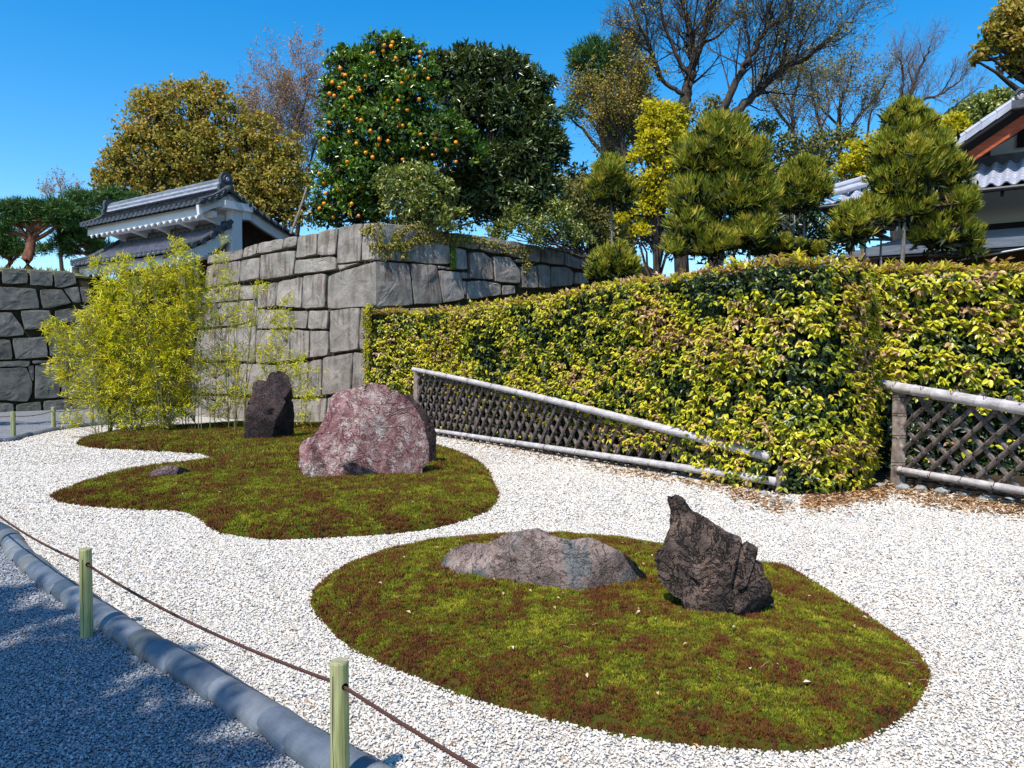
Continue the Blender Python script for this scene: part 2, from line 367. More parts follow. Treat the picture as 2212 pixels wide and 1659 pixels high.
moss2_px = [(670,1285),(690,1258),(740,1225),(830,1192),(950,1170),(1080,1160),(1200,1158),(1320,1165),(1430,1182),(1550,1205),(1640,1222),(1700,1226),(1750,1252),(1850,1312),(1940,1370),(1990,1410),(2006,1437),(2000,1480),(1960,1530),(1880,1577),(1780,1606),(1680,1610),(1560,1602),(1430,1590),(1300,1565),(1150,1532),(1000,1492),(900,1452),(800,1412),(740,1377),(700,1337),(674,1305)]
M1 = catmull([G(x, y, .02) for x, y in moss1_px + moss1_px[:1]], 4)[:-1]; M2 = catmull([G(x, y, .03) for x, y in moss2_px + moss2_px[:1]], 4)[:-1]
def wob(P, s, off=0): return np.array([noise.fractal(Vector((p[0]*s, p[1]*s, off)), 1.0, 2.0, 4) for p in P])
def mossz(P, poly, H):
    ins = inpoly(P, poly); d = polydist(P, poly) * np.where(ins, 1, -1)
    h = H * (1 - np.exp(-np.clip(d, 0, None) / .35)) + .022 * np.clip(d / .05, 0, 1) + np.where(d > 0, .018 * wob(P, 4) * np.clip(d / .2, 0, 1), 0)
    return np.where(d > 0, h, np.maximum(-.03, d * .5)), d
def frustum_pts(dens, d0, d1, z=0.0, marg=.9):
    area = (1.36 * (d1 + d0) / 2 + 2 * marg) * (d1 - d0); n = int(dens * area * 1.35)
    Y = RN.uniform(d0, d1, n); X = RN.uniform(-1, 1, n) * (.68 * d1 + marg); k = np.abs(X) < .68 * Y + marg
    return np.stack([X[k], Y[k], np.full(k.sum(), z)], 1)
def scatter_pebbles(name, zones, test, proto, z):
    Ps, Ss = [], []
    for dens, d0, d1, s in zones:
        P = frustum_pts(dens, d0, d1); P = P[test(P)]; Ps.append(P); Ss.append(np.full(len(P), s))
    P = np.vstack(Ps); s = np.concatenate(Ss); n = len(P); sc = s[:, None] * (.65 + .8 * RN.rand(n, 1) ** 2) * (.85 + .3 * RN.rand(n, 3)); P[:, 2] = z + RN.rand(n) * s * .7
    print(name, n)
    return geo_inst(name, P, RN.uniform(-.5, .5, (n, 3)) * np.array([1, 1, 13]), sc, RN.rand(n), proto)
def white_test(P):
    r = inpoly(P, white_poly); i = np.where(r)[0]; Q = P[i]
    keep = ~(inpoly(Q, M1) & (polydist(Q, M1) > .03)) & ~(inpoly(Q, M2) & (polydist(Q, M2) > .02)) & ~inpoly(Q, bed_poly)
    r[:] = False; r[i[keep]] = True; return r
EP = [tuple(p[:2]) for p in EDGE]
def grey_test(P):
    return ~inpoly(P, white_poly) & (P[:, 0] < 3)
scatter_pebbles('white_gravel', [(9500, 2.2, 4.8, .0058), (5600, 4.8, 7.5, .0072), (2600, 7.5, 11.5, .0095), (900, 11.5, 17.5, .012)], white_test, peb_w, .001)
scatter_pebbles('grey_gravel', [(9500, 2.2, 5.0, .0058), (4500, 5.0, 8, .0075)], grey_test, peb_g, -.008)
# ---- moss
MAT['moss_base'] = (lambda m: (m.col(m.ramp(m.noise(m.coord(rnd=False, geo=True), 5, 8, .7), [(.35, (.035,.02,.008)), (.5, (.05,.06,.008)), (.7, (.09,.035,.01))])).rough(.95, .05).bump(m.noise(m.coord(rnd=False, geo=True), 60, 4), 1, .02)).m)(NM('moss_mat'))
mt = NM('moss_tuft'); mt.col(mt.ramp(mt.attr('tint', 'INSTANCER'), [(0, (.13,.045,.018)), (.26, (.175,.07,.016)), (.38, (.17,.115,.014)), (.50, (.145,.155,.012)), (.78, (.21,.235,.014)), (1, (.38,.32,.03))])).rough(.7, .15)
MAT['moss_tuft'] = mt.m
def tuft(nb=14, h=1.0):
    a = RN.rand(nb) * 6.28; tl = RN.uniform(.1, .9, nb); dr = np.stack([np.cos(a) * tl, np.sin(a) * tl, np.ones(nb)], 1)
    P = np.stack([np.cos(a), np.sin(a), 0*a], 1) * RN.rand(nb, 1) * .45; return leafmesh(P, dr, rdir(nb), h * RN.uniform(.6, 1.1, nb), .2, .1, .1)
tv, tf = tuft(); tuft_o = proto_obj('moss_tuft', tv, tf, MAT['moss_tuft'], False)
def moss(name, label, poly, H, dens, size, seedo):
    x0, y0 = poly[:, :2].min(0) - .1; x1, y1 = poly[:, :2].max(0) + .1; st = .055 if H > .13 else .09
    nx, ny = int((x1-x0)/st)+1, int((y1-y0)/st)+1
    gx, gy = np.meshgrid(np.linspace(x0, x1, nx), np.linspace(y0, y1, ny)); P = np.stack([gx.ravel(), gy.ravel(), 0*gx.ravel()], 1)
    z, d = mossz(P, poly, H); P[:, 2] = z
    i = np.arange(nx*ny).reshape(ny, nx); F = np.stack([i[:-1,:-1], i[:-1,1:], i[1:,1:], i[1:,:-1]], -1).reshape(-1, 4); F = F[(d[F] > -.05).any(1)]
    root = thing(name, label, 'moss island', (float(poly[:,0].mean()), float(poly[:,1].mean()), 0), 'moss islands in the white gravel')
    mk('moss_mound', P, F, MAT['moss_base'], root, smooth=True)['kind'] = 'stuff'
    Ps, Ss = [], []
    for dn, d0, d1, s in dens:
        n = int(dn * (x1-x0) * (y1-y0)); Q = np.stack([RN.uniform(x0, x1, n), RN.uniform(y0, y1, n), np.zeros(n)], 1)
        Q = Q[(Q[:,1] > d0) & (Q[:,1] <= d1)]; Q = Q[inpoly(Q, poly)]; Ps.append(Q); Ss.append(np.full(len(Q), s))
    Q = np.vstack(Ps); s = np.concatenate(Ss); z, d = mossz(Q, poly, H); Q[:, 2] = z - .004; n = len(Q)
    t = .47 + .46 * wob(Q, 2.6, seedo) + .50 * wob(Q, 11, seedo + 5) + .17 * RN.normal(size=n) - .30 * np.exp(-d / .08); t += .34 * np.clip((Q[:, 0] + .75) / .8, 0, 1) * (seedo == 9) + .22 * np.exp(-((Q[:, 0] + 3.0) ** 2 + (Q[:, 1] - 12.6) ** 2) / .9) * (seedo == 9)
    t = np.clip(t, 0, 1); print(name, n)
    s = s * (.7 + .6 * RN.rand(n)) * np.where(t < .4, 1.15, 1)
    o = geo_inst('moss_tufts', Q, np.stack([RN.uniform(-.35,.35,n), RN.uniform(-.35,.35,n), RN.uniform(0,6.28,n)], 1), np.stack([s, s, s * 1.25], 1), t, tuft_o, parent=root)
    return root
moss('moss_island', 'front oval mound of green and rusty moss carrying the long rock and leaning rock', M2, .16, [(5200, 2, 4.6, .017), (3300, 4.6, 8, .022)], 0, 3)
moss('moss_island', 'farther mound of green and brown moss around the pink boulder and the bamboo', M1, .12, [(1900, 6, 10, .028), (700, 10, 18, .045)], 0, 9)
def mz(p, which=2): return float(mossz(np.array([[p[0], p[1], 0.]]), M2 if which == 2 else M1, .16 if which == 2 else .12)[0][0])
# ================================================================== ROCKS
ICO6 = ico(6); ICO5 = ico(5); ICO3 = ico(3)
def rock(name, label, sil, Yc, thick, mat, cat='rock', cpx=None, seed=0, cuts=16, amp=.03, base=ICO6, parent=None, ridged=.5, pw=.72, freq=1.0, gash=0, q0=.86):
    rs = np.random.RandomState(seed); sil = np.array(sil, float)
    cx, cy_ = cpx if cpx else sil.mean(0); c = D(cx, cy_, Yc); f = nrm(np.array([c[0], c[1], 0])); r = np.array([f[1], -f[0], 0]); up = np.array([0, 0, 1.])
    S2 = np.array([[(D(x, y, Yc) - c) @ r * 1.0, (D(x, y, Yc) - c)[2]] for x, y in sil]); ph = np.linspace(-math.pi, math.pi, 721); R = np.zeros(721)
    for i in range(len(S2)):
        a, b = S2[i], S2[(i+1) % len(S2)]
        dirs = np.stack([np.cos(ph), np.sin(ph)], 1); e = b - a; den = dirs[:,0]*e[1] - dirs[:,1]*e[0]
        with np.errstate(all='ignore'):
            t = (a[0]*e[1] - a[1]*e[0]) / den; u = (a[0]*dirs[:,1] - a[1]*dirs[:,0]) / den
        ok = (t > 0) & (u >= -1e-6) & (u <= 1 + 1e-6); R = np.where(ok & (t > R), t, R)
    V, F = base; dx, dy, dz = V[:,0], V[:,1], V[:,2]; rho = np.sqrt(dx**2 + dz**2); phi = np.arctan2(dz, dx)
    S = np.interp(phi, ph, R) * rho ** pw; size = R.mean()
    yy = thick * np.sign(dy) * np.abs(dy) ** .8
    L = np.stack([np.cos(phi) * S, yy, np.sin(phi) * S], 1)
    for k in range(cuts):
        n = nrm(rs.normal(size=3) * np.array([.42, .3, .42]) + np.array([0, -1.0 if k % 4 else .8, .10])); pr = L @ n; h = np.quantile(pr, q0 - .12 + (.99 - q0 + .12) * rs.rand()); ex = np.clip(pr - h, 0, None); dyv = np.clip(ex / (n[1] if abs(n[1]) > .55 else math.copysign(.55, n[1])) * .95, -thick * 1.3, thick * 1.3); L = L - np.array([0, 1., 0]) * dyv[:, None]
    N = nrm(L / np.array([size, max(thick, .01), size])**2)
    fs = 1.6 / size * freq
    dsp = np.array([amp * size * (noise.fractal(Vector(p * fs) + Vector((seed, 0, 0)), .9, 2.1, 7) + ridged * (noise.ridged_multi_fractal(Vector(p * fs * 1.7) + Vector((0, seed, 0)), .8, 2.2, 5, 1, 2) - 1.2) * .6) for p in L])
    if gash:
        for p_i in range(1): dsp -= gash * size * np.clip(1 - np.abs(np.array([noise.noise(Vector((p[0]*2.2/size, p[1]*.8/size, p[2]*.7/size + seed))) for p in L])) * 9, 0, 1)
    L = L + N * dsp[:, None]
    Wd = c + L[:, :1] * r + L[:, 1:2] * f + L[:, 2:3] * up
    gp = (float(c[0]), float(c[1]), 0)
    o = mk(name, Wd, F, mat, parent, smooth=True, loc=gp, world=False) if False else mk(name, Wd - np.array(gp), F, mat, None, smooth=True, org=np.zeros(3)); o.location = gp
    return tag(o, label, cat)
def rockmat(name, stops, nsc, vein, vein_sc, vein_w, vein_amt, patch=None, bump=.8, bd=.04, spots=None):
    m = NM(name); co = m.coord(rnd=False); wv = m.n('VectorMath', operation='ADD'); m.l(co, wv.inputs[0])
    nc = m.n('TexNoise'); nc.inputs['Scale'].default_value = 3; nc.inputs['Detail'].default_value = 4; m.l(co, nc.inputs[0]); sc = m.n('VectorMath', operation='SCALE'); sc.inputs['Scale'].default_value = .35; m.l(nc.outputs['Color'], sc.inputs[0]); m.l(sc.outputs[0], wv.inputs[1])
    c2 = wv.outputs[0]; base = m.ramp(m.noise(co, nsc, 9, .68), stops)
    if patch: base = m.mix(m.ramp(m.noise(co, patch[1], 5, .6, .4), [(patch[2], 0.0), (patch[2] + .07, 1.0)]), base, patch[0])
    e1 = m.math('ABSOLUTE', m.math('SUBTRACT', m.noise(c2, vein_sc * .45, 3, .6, .8), .5)); e2 = m.math('ABSOLUTE', m.math('SUBTRACT', m.noise(c2, vein_sc * 1.3, 5, .65, .5), .5))
    v1 = m.ramp(e1, [(0, 1.0), (vein_w * .32, 0.0)]); v2 = m.ramp(e2, [(0, 1.0), (vein_w * .5, 0.0)]); v = m.math('MAXIMUM', v1, m.math('MULTIPLY', v2, .7))
    base = m.mix(m.math('MULTIPLY', v, vein_amt), base, vein)
    if spots: base = m.mix(m.math('MULTIPLY', m.ramp(m.noise(co, spots[1], 4, .8), [(spots[2], 0.0), (spots[2] + .05, 1.0)]), .8), base, spots[0])
    g = m.noise(co, 60, 5, .7); base = m.mix(.6, base, m.ramp(g, [(.3, .45), (.7, 1.3)]), 'MULTIPLY')
    m.col(base).rough(.8, .25); h = m.math('SUBTRACT', m.math('ADD', m.noise(co, 7, 9, .72), m.math('MULTIPLY', g, .25)), m.math('MULTIPLY', v, .25)); m.bump(h, bump, bd); return m.m
MAT['rock_pink'] = rockmat('pink_chert', [(.3, (.17,.075,.075)), (.43, (.33,.15,.145)), (.53, (.46,.29,.26)), (.64, (.60,.50,.46))], 4.2, (.08,.032,.032), 4.0, .035, .75, ((.15,.065,.06), 1.3, .54), 1.2, .06, ((.62,.53,.47), 10, .55))
MAT['rock_dark'] = rockmat('dark_purple_brown_rock', [(.3, (.025,.016,.016)), (.5, (.065,.042,.04)), (.7, (.13,.085,.075))], 4, (.02,.015,.015), 5, .04, .5, ((.10,.04,.035), 2, .56), 1.2, .06, ((.22,.2,.17), 13, .66))
MAT['rock_shore'] = rockmat('purple_slate_rock', [(.3, (.06,.04,.045)), (.5, (.15,.09,.095)), (.7, (.30,.22,.22))], 9, (.02,.015,.015), 12, .05, .8, None, 1.2, .03)
MAT['rock_long'] = rockmat('pink_grey_rock', [(.3, (.15,.11,.09)), (.5, (.31,.22,.185)), (.7, (.43,.33,.29))], 5, (.05,.035,.03), 8, .035, .55, ((.17,.17,.165), 1.7, .50), 1.2, .03, ((.035,.032,.03), 12, .60))
MAT['rock_spike'] = rockmat('craggy_brown_rock', [(.3, (.04,.03,.026)), (.44, (.13,.09,.07)), (.56, (.26,.17,.13)), (.7, (.40,.30,.25))], 5, (.012,.01,.01), 9, .05, .8, ((.07,.05,.045), 2.4, .52), 1.6, .05, ((.4,.38,.35), 22, .68))
rock('standing_rock', 'tall dark brown standing rock between the bamboo and the pink boulder', [(526,975),(528,900),(535,868),(546,852),(548,828),(558,818),(575,817),(583,806),(600,803),(615,806),(624,818),(628,830),(634,850),(638,900),(636,975),(580,985)], 13.7, .42, MAT['rock_dark'], seed=3, amp=.055, gash=.1)
rock('dark_boulder', 'dark rugged rock peeking out behind the right side of the pink boulder', [(860,850),(885,852),(905,872),(928,905),(942,940),(944,975),(940,1010),(870,1010),(850,930)], 10.5, .35, MAT['rock_dark'], seed=5, amp=.06)
rock('pink_boulder', 'huge rounded pink and white veined boulder on the farther moss mound', [(641,1010),(643,975),(652,955),(674,945),(687,932),(700,900),(710,868),(720,850),(745,842),(775,838),(800,830),(830,834),(860,847),(890,868),(912,898),(925,930),(932,965),(930,1005),(915,1040),(880,1062),(800,1070),(720,1062),(670,1050)], 9.35, .68, MAT['rock_pink'], seed=8, amp=.036, cuts=24, gash=.05, q0=.78)
rock('low_rock', 'small low layered purple rock at the left tip of the farther moss mound', [(300,1042),(318,1026),(335,1014),(360,1006),(385,1008),(400,1015),(413,1023),(415,1040),(360,1052)], 9.45, .20, MAT['rock_shore'], seed=12, amp=.08, base=ICO5)
rock('long_rock', 'long low pink and grey rock lying on the front moss mound', [(934,1262),(943,1235),(965,1216),(1000,1205),(1040,1199),(1070,1184),(1100,1163),(1135,1152),(1165,1144),(1190,1157),(1215,1160),(1250,1164),(1275,1161),(1300,1169),(1335,1190),(1372,1214),(1402,1248),(1402,1285),(1330,1320),(1240,1335),(1180,1320),(1060,1300),(960,1290)], 4.78, .27, MAT['rock_long'], seed=21, amp=.05, cuts=22, cpx=(1190,1245), q0=.8)
rock('leaning_rock', 'craggy dark brown rock leaning left to a sharp point on the front moss mound', [(1434,1080),(1447,1074),(1478,1083),(1520,1118),(1560,1143),(1600,1168),(1637,1185),(1647,1210),(1650,1235),(1667,1270),(1674,1310),(1676,1365),(1660,1410),(1600,1415),(1540,1375),(1490,1330),(1450,1300),(1420,1262),(1412,1215),(1430,1195),(1442,1150),(1438,1110)], 4.28, .22, MAT['rock_spike'], seed=33, amp=.06, cuts=14, cpx=(1560,1265), gash=.12)
# river stones at the foot of the fence and hedge
MAT['river'] = simple('river_stone', (.26, .27, .26), .7, .3, .35, 3, .4, .01)
rv, rf = ICO3; rstone = None
river = [(1905,1050,11,'two'),(1950,1058,22,''),(1990,1060,20,''),(1690,1072,10,''),(1672,1083,15,''),(1703,1088,17,''),(1900,1052,16,''),(2035,1066,24,''),(2080,1072,22,''),(2130,1082,24,''),(2175,1086,20,''),(1650,1068,14,'')]
river_l = ['smallest pale stone at the foot of the hedge beside the twig post','large oval grey stone right under the twig post of the right fence','rounded bluish grey stone just right of the twig post foot','small stone under the lower end of the left bamboo fence','flat grey stone at the lower end of the left bamboo fence','bluish flat stone at the foot of the hedge corner','tan stone left of the twig post beside fallen leaves','brown mossy stone under the bottom rail of the right fence','dark stone under the bottom rail of the right fence, in the middle of its row','long dark grey stone beneath the right fence near the photo edge','rightmost dark stone beneath the right fence','stone half buried under the bottom rail of the left fence end']
for i, (x, y, w, _) in enumerate(river):
    p = G(x, y); s = w * K / FPX * p[1] * .75
    if rstone is None:
        V = rv * (1 + .18 * np.array([noise.noise(Vector(v) * 1.2) for v in rv]))[:, None]; rstone = mk('river_stone', V, rf, MAT['river'], None, smooth=True); o = rstone
    else: o = rstone.copy(); COL.objects.link(o)
    o.location = (p[0], p[1], s * .25); o.scale = (s, s * .8, s * .55); o.rotation_euler = (0, RN.uniform(-.2, .2), RN.uniform(0, 3))
    tag(o, river_l[i], 'stone', 'river stones along the fence foot')
# ================================================================== TILE EDGING
L = np.concatenate([[0], np.cumsum(np.linalg.norm(np.diff(EDGE[:, :2], axis=0), axis=1))]); nt = int(L[-1] / .235)
te = thing('tile_edging', 'curved border of overlapping grey half round roof tiles between path and white gravel', 'edging', tuple(EDGE[60]))
mt = NM('edging_tile'); co = mt.coord(rnd=True); oi = mt.n('ObjectInfo')
c = mt.ramp(oi.outputs['Random'], [(0, (.035,.05,.07)), (.3, (.07,.09,.115)), (.6, (.12,.135,.16)), (.85, (.17,.18,.19)), (1, (.08,.085,.075))]); c = mt.mix(.7, c, mt.ramp(mt.noise(co, 9, 7, .65), [(.3, .55), (.7, 1.35)]), 'MULTIPLY')
mt.col(c).rough(.5, .4).bump(mt.noise(co, 30, 5), .4, .008); MAT['edging'] = mt.m
mb = MB(); prof = [(-.15, .084), (-.138, .096), (.11, .083), (.125, .078)]
N_ = 17; V = []
for sgn, dr_ in ((1, 0), (-1, .014)):
    for y, r in (prof if sgn > 0 else prof[::-1]):
        for j in range(N_):
            a = math.pi * (-.04 + 1.08 * j / (N_ - 1)); V.append((math.cos(a) * (r - dr_), y, math.sin(a) * (r - dr_) * .78))
F = [(i*N_+j, i*N_+j+1, (i+1)*N_+j+1, (i+1)*N_+j) for i in range(7) for j in range(N_-1)]
tile0 = None
for i in range(nt):
    s = (i + .5) * .235; x, y = np.interp(s, L, EDGE[:, 0]), np.interp(s, L, EDGE[:, 1]); x2, y2 = np.interp(s + .1, L, EDGE[:, 0]), np.interp(s + .1, L, EDGE[:, 1])
    if y < -.6: continue
    a = math.atan2(y2 - y, x2 - x) - math.pi / 2 + RN.uniform(-.03, .03); loc = (x, y, .006 + RN.uniform(-.004, .006)); rot = (RN.uniform(-.03, .03) + .07, RN.uniform(-.04, .04), a)
    if tile0 is None: tile0 = mk('edging_tile', V, F, MAT['edging'], te, smooth=False, loc=loc, world=False, org=np.zeros(3)); tile0.rotation_euler = rot
    else: inst(tile0, te, loc, rot, (RN.uniform(.95, 1.05), 1, RN.uniform(.93, 1.07)))
# ================================================================== ROPE FENCE
mt = NM('treated_post'); co = mt.coord(rnd=True, scale=(14, 14, 1.2)); g = mt.noise(co, 2.2, 6, .6)
mt.col(mt.mix(.6, mt.ramp(g, [(.32, (.20,.20,.075)), (.55, (.36,.36,.16)), (.72, (.27,.235,.13))]), mt.ramp(mt.noise(mt.coord(rnd=True, scale=(30, 30, 1)), 3, 4), [(.38, .45), (.5, 1.1)]), 'MULTIPLY')).rough(.8, .2).bump(g, .4, .006); MAT['post'] = mt.m
MAT['post_end'] = simple('post_end_grain', (.30, .28, .17), .9, .1, .3, 20)
MAT['rope'] = (lambda m: (m.col((.075, .035, .028)).rough(.85, .15)).m)(NM('brown_rope'))
MAT['hole'] = simple('dark_hole', (.004, .004, .004), 1, 0)
HP = .505
def rope_post(loc, label, ang, h=HP, r=.034, tiltx=0, tilty=0):
    t = thing('rope_post', label, 'post', (loc[0], loc[1], 0), 'round wooden posts of the rope fence'); t.rotation_euler = (tiltx, tilty, 0)
    P = [(0, 0, -.15), (0, 0, h * .25), (0, 0, h * .6), (0, 0, h - .006), (0, 0, h)]; mb = MB(); mb.tube(P, [r*1.02, r*1.01, r, r*.99, r*.93], 20, jit=.03)
    mb.build('shaft', MAT['post'], t, smooth=False, loc=(loc[0], loc[1], 0), world=False)
    e = MB(); e.tube([(0, 0, h), (0, 0, h + .0015)], [r*.93, r*.9], 20); e.build('end_grain', MAT['post_end'], t, loc=(loc[0], loc[1], 0), world=False)
    hb = MB(); zr = h - .085
    for s in (1, -1):
        hb = MB(); d = np.array([math.cos(ang), math.sin(ang), 0]) * s; hb.tube([d * r * .9 + (0, 0, zr), d * (r * 1.04) + (0, 0, zr)], [.0125, .0125], 10)
        hb.build('rope_hole', MAT['hole'], t, loc=(loc[0], loc[1], 0), world=False)
    cb = MB(); a0 = -1.75 + RN.uniform(-.5, .5); cb.tube([(math.cos(a0 + .05*math.sin(k)) * (r * 1.004), math.sin(a0 + .05*math.sin(k)) * (r * 1.004), z) for k, z in enumerate(np.linspace(.0, h * RN.uniform(.6, .99), 9))], .0014, 4)
    cb.build('split', MAT['hole'], t, loc=(loc[0], loc[1], 0), world=False)
    return np.array([loc[0], loc[1], zr])
p1 = G(87/K, 635.7/K); p2 = np.array([(728*K - 512) / FPX * 2.746, 2.746, 0.]); dd = p2 - p1
ang = math.atan2(dd[1], dd[0])
pm = p1 - np.array([2.0, -2.0, 0]); pn = p2 + np.array([1.75, -1.7, 0])
t0 = rope_post(pm, 'rope fence post just beyond the left edge along the tile edging', ang); t1 = rope_post(p1, 'weathered wooden rope post in the shade at left, near the start of the tree shadow', ang); t2 = rope_post(p2, 'pale green wooden rope post at the bottom, closest to the viewer', ang); t3 = rope_post(pn, 'rope fence post past the bottom edge, nearest the viewer', ang)
def rope(name, pts, r, label, sag=.045):
    mb = MB(); V_all = []
    for a, b in zip(pts[:-1], pts[1:]):
        n = max(24, int(np.linalg.norm(b - a) / .008)) if r > .004 else 24; t = np.linspace(0, 1, n)[:, None]; C = a * (1-t) + b * t; C[:, 2] -= sag * 4 * (t * (1-t))[:, 0]
        if r > .004:
            d = nrm(b - a); u = nrm(np.cross(d, (0, 0, 1))); w = np.cross(u, d); Lr = np.linalg.norm(b - a)
            for s_ in range(3):
                ph = 2 * math.pi * (t[:, 0] * Lr / .045 + s_ / 3.0); mb.tube(C + (np.cos(ph)[:, None] * u + np.sin(ph)[:, None] * w) * r * .5, r * .56, 5, cap=False)
        else: mb.tube(C, r, 5)
    o = mb.build(name, MAT['rope'], None, smooth=True); return tag(o, label, 'rope')
rope('rope', [t0, t1, t2, t3], .0075, 'twisted brown rope strung low through the nearest wooden posts')
lp = [((29,943),'wooden rope post at the far left, leftmost before the stone wall'),((116,928),'far rope post in front of the stone wall, left of the bamboo'),((198,918),'far rope post half hidden behind the left edge of the bamboo')]
tops = []
for (x, y), lb in lp: tops.append(rope_post(G(x, y), lb, 0, r=.045))
tops = [tops[0] + np.array([-2.6, -1.0, 0])] + tops + [tops[-1] + np.array([1.6, 3.0, 0])]
rope_post(tops[0], 'rope post outside the left edge before the stone wall', 0, r=.045); rope_post(tops[-1], 'rope post beside the gate passage behind the bamboo', 0, r=.045)
rope('far_rope', tops, .008, 'dark rope strung between the far posts before the left stone wall')
# ================================================================== STONE WALLS
def stone_mesh(mb, poly, n, inset=.011, fixed=None, depth=.30, rough=.03, seed=0):
    """poly: 3-D points on a face plane (any order round), n outward. Subdivided ragged outline, rounded shoulder, uneven face."""
    poly = np.array(poly, float); c = poly.mean(0)
    s = nrm(np.cross((0, 0, 1), n)); t = np.cross(n, s); Q = np.stack([(poly - c) @ s, (poly - c) @ t], 1)
    if np.sum(Q[:, 0] * np.roll(Q[:, 1], -1) - np.roll(Q[:, 0], -1) * Q[:, 1]) < 0: Q = Q[::-1]; poly = poly[::-1]
    fx = np.zeros(len(Q), bool) if fixed is None else np.array([fixed(p) for p in poly])
    P, Wt = [], []
    m = len(Q)
    for i in range(m):
        a, b = Q[i], Q[(i+1) % m]; L_ = np.linalg.norm(b - a); k = max(2, min(8, int(L_ / .14))); e = (b - a) / (L_ + 1e-9); nn = np.array([e[1], -e[0]]); fe = fx[i] and fx[(i+1) % m]
        for j in range(k):
            u = j / k; w = 0 if fe or (fx[i] and j == 0) else 1
            ji = RN.uniform(-.5, .5) * .026 * w if j else 0
            P.append(a + (b - a) * u + nn * (ji - inset * w)); Wt.append(w)
    P = np.array(P); Wt = np.array(Wt, float)
    # soften corners
    P2 = P.copy(); free = Wt > 0; P2[free] = (.76 * P + .12 * np.roll(P, 1, 0) + .12 * np.roll(P, -1, 0))[free]; P = P2; k = len(P)
    rings = [(1.0, -depth, 0), (1.0, -.03, 0), (.995, -.008, .008), (.975, .004, .018), (.8, .006, .03), (.5, .008, .034), (.22, .010, .03)]
    V = []
    for f, dz, am in rings:
        for j in range(k):
            q = P[j] * f; d = dz if (Wt[j] or f < .9 or dz < -.2) else 0.0
            wp = c + s * q[0] + t * q[1]; d += am * noise.fractal(Vector(wp * 2.3) + Vector((seed, 0, 0)), .9, 2.1, 5) * (1 if Wt[j] or f < .9 else 0) * rough / .03
            V.append(wp + n * d)
    V.append(c + n * .014); F = []
    for i in range(len(rings) - 1):
        for j in range(k): F.append((i*k + j, i*k + (j+1) % k, (i+1)*k + (j+1) % k, (i+1)*k + j))
    o_ = (len(rings) - 1) * k
    for j in range(k): F.append((o_ + j, o_ + (j+1) % k, o_ + k))
    mb.add(V, F); return c
def build_wall(root, faces, mat, fixed=None):
    for plist in faces:
        mb = MB(); cs = []
        for poly, n in plist: cs.append(stone_mesh(mb, poly, n, fixed=fixed, seed=len(root.children)))
        c = np.mean(cs, 0); V = np.vstack(mb.V) - c
        mk('stone', V, mb.F, mat, root, smooth=False, loc=c, world=False, org=np.zeros(3))
cB = OG(800, 850, 1.12); cC = OG(1450, 850, 1.411); cA = OG(0, 1000, 1.36)
def pol(cv, pts, p0, n): return [PL(*cv(x, y), p0, n) for x, y in pts]
sc_ = nrm(np.cross(n_CL, n_CR)); sc_ = sc_ if sc_[2] > 0 else -sc_       # direction of the corner edge
def on_corner(p):
    v = p - A_CL; return np.linalg.norm(v - sc_ * (v @ sc_)) < .04
def snap(pts):   # last coordinate 'C' marks a point on the corner edge
    out = []
    for p in pts:
        v = p - A_CL; q = A_CL + sc_ * (v @ sc_); out.append(q if np.linalg.norm(p - q) < .13 else p)
    return out
CL = {
'a':[(20,175),(178,142),(172,190),(16,215)],'b':[(180,140),(243,118),(233,168),(172,187)],'c':[(243,119),(356,98),(350,147),(234,168)],'d':[(358,98),(419,87),(413,130),(352,146)],
'e':[(420,88),(505,72),(500,171),(405,188)],'f':[(507,69),(594,50),(585,172),(501,175)],'g':[(596,48),(705,28),(694,202),(588,214)],
'i':[(164,195),(250,180),(246,276),(160,292)],'j':[(250,171),(407,148),(396,263),(248,284)],'k':[(405,193),(580,176),(586,236),(398,261)],'k2':[(590,218),(690,205),(632,228),(600,240)],'i2':[(14,220),(164,194),(160,292),(4,320)],
'm':[(440,262),(539,252),(536,405),(436,411)],'n':[(330,290),(438,266),(433,407),(320,400)],'o':[(242,302),(330,290),(320,400),(236,410)],'p':[(165,308),(242,300),(236,368),(160,370)],'q':[(2,325),(162,300),(157,372),(-8,390)],
'r':[(385,418),(463,415),(454,498),(380,494)],'s':[(466,415),(553,415),(547,500),(458,500)],'t':[(558,415),(690,402),(684,590),(556,608)],'v':[(236,412),(385,414),(380,494),(233,500)],'w':[(158,373),(236,370),(232,456),(152,482)],'x':[(-8,392),(156,376),(150,484),(-22,496)],
'y':[(470,505),(551,503),(549,615),(468,630)],'z':[(384,500),(468,504),(466,628),(380,640)],'aa':[(234,503),(380,500),(378,640),(230,650)],'ab':[(148,486),(232,460),(228,648),(142,640)],'ac':[(-24,500),(146,488),(140,640),(-44,640)],
'ad':[(525,625),(660,599),(652,775),(522,795)],'af':[(466,642),(523,627),(520,796),(460,800)],'ag':[(328,656),(464,642),(460,800),(325,800)],'ah':[(158,650),(326,656),(323,800),(152,790)],'ai':[(-46,645),(156,648),(150,790),(-54,785)],
'aj':[(455,806),(545,800),(540,925),(450,922)],'ak':[(546,800),(698,785),(698,945),(542,930)],'am':[(320,806),(453,806),(448,920),(316,912)],'an':[(150,796),(318,804),(315,910),(146,900)],'ao':[(-55,792),(148,796),(144,898),(-60,885)]}
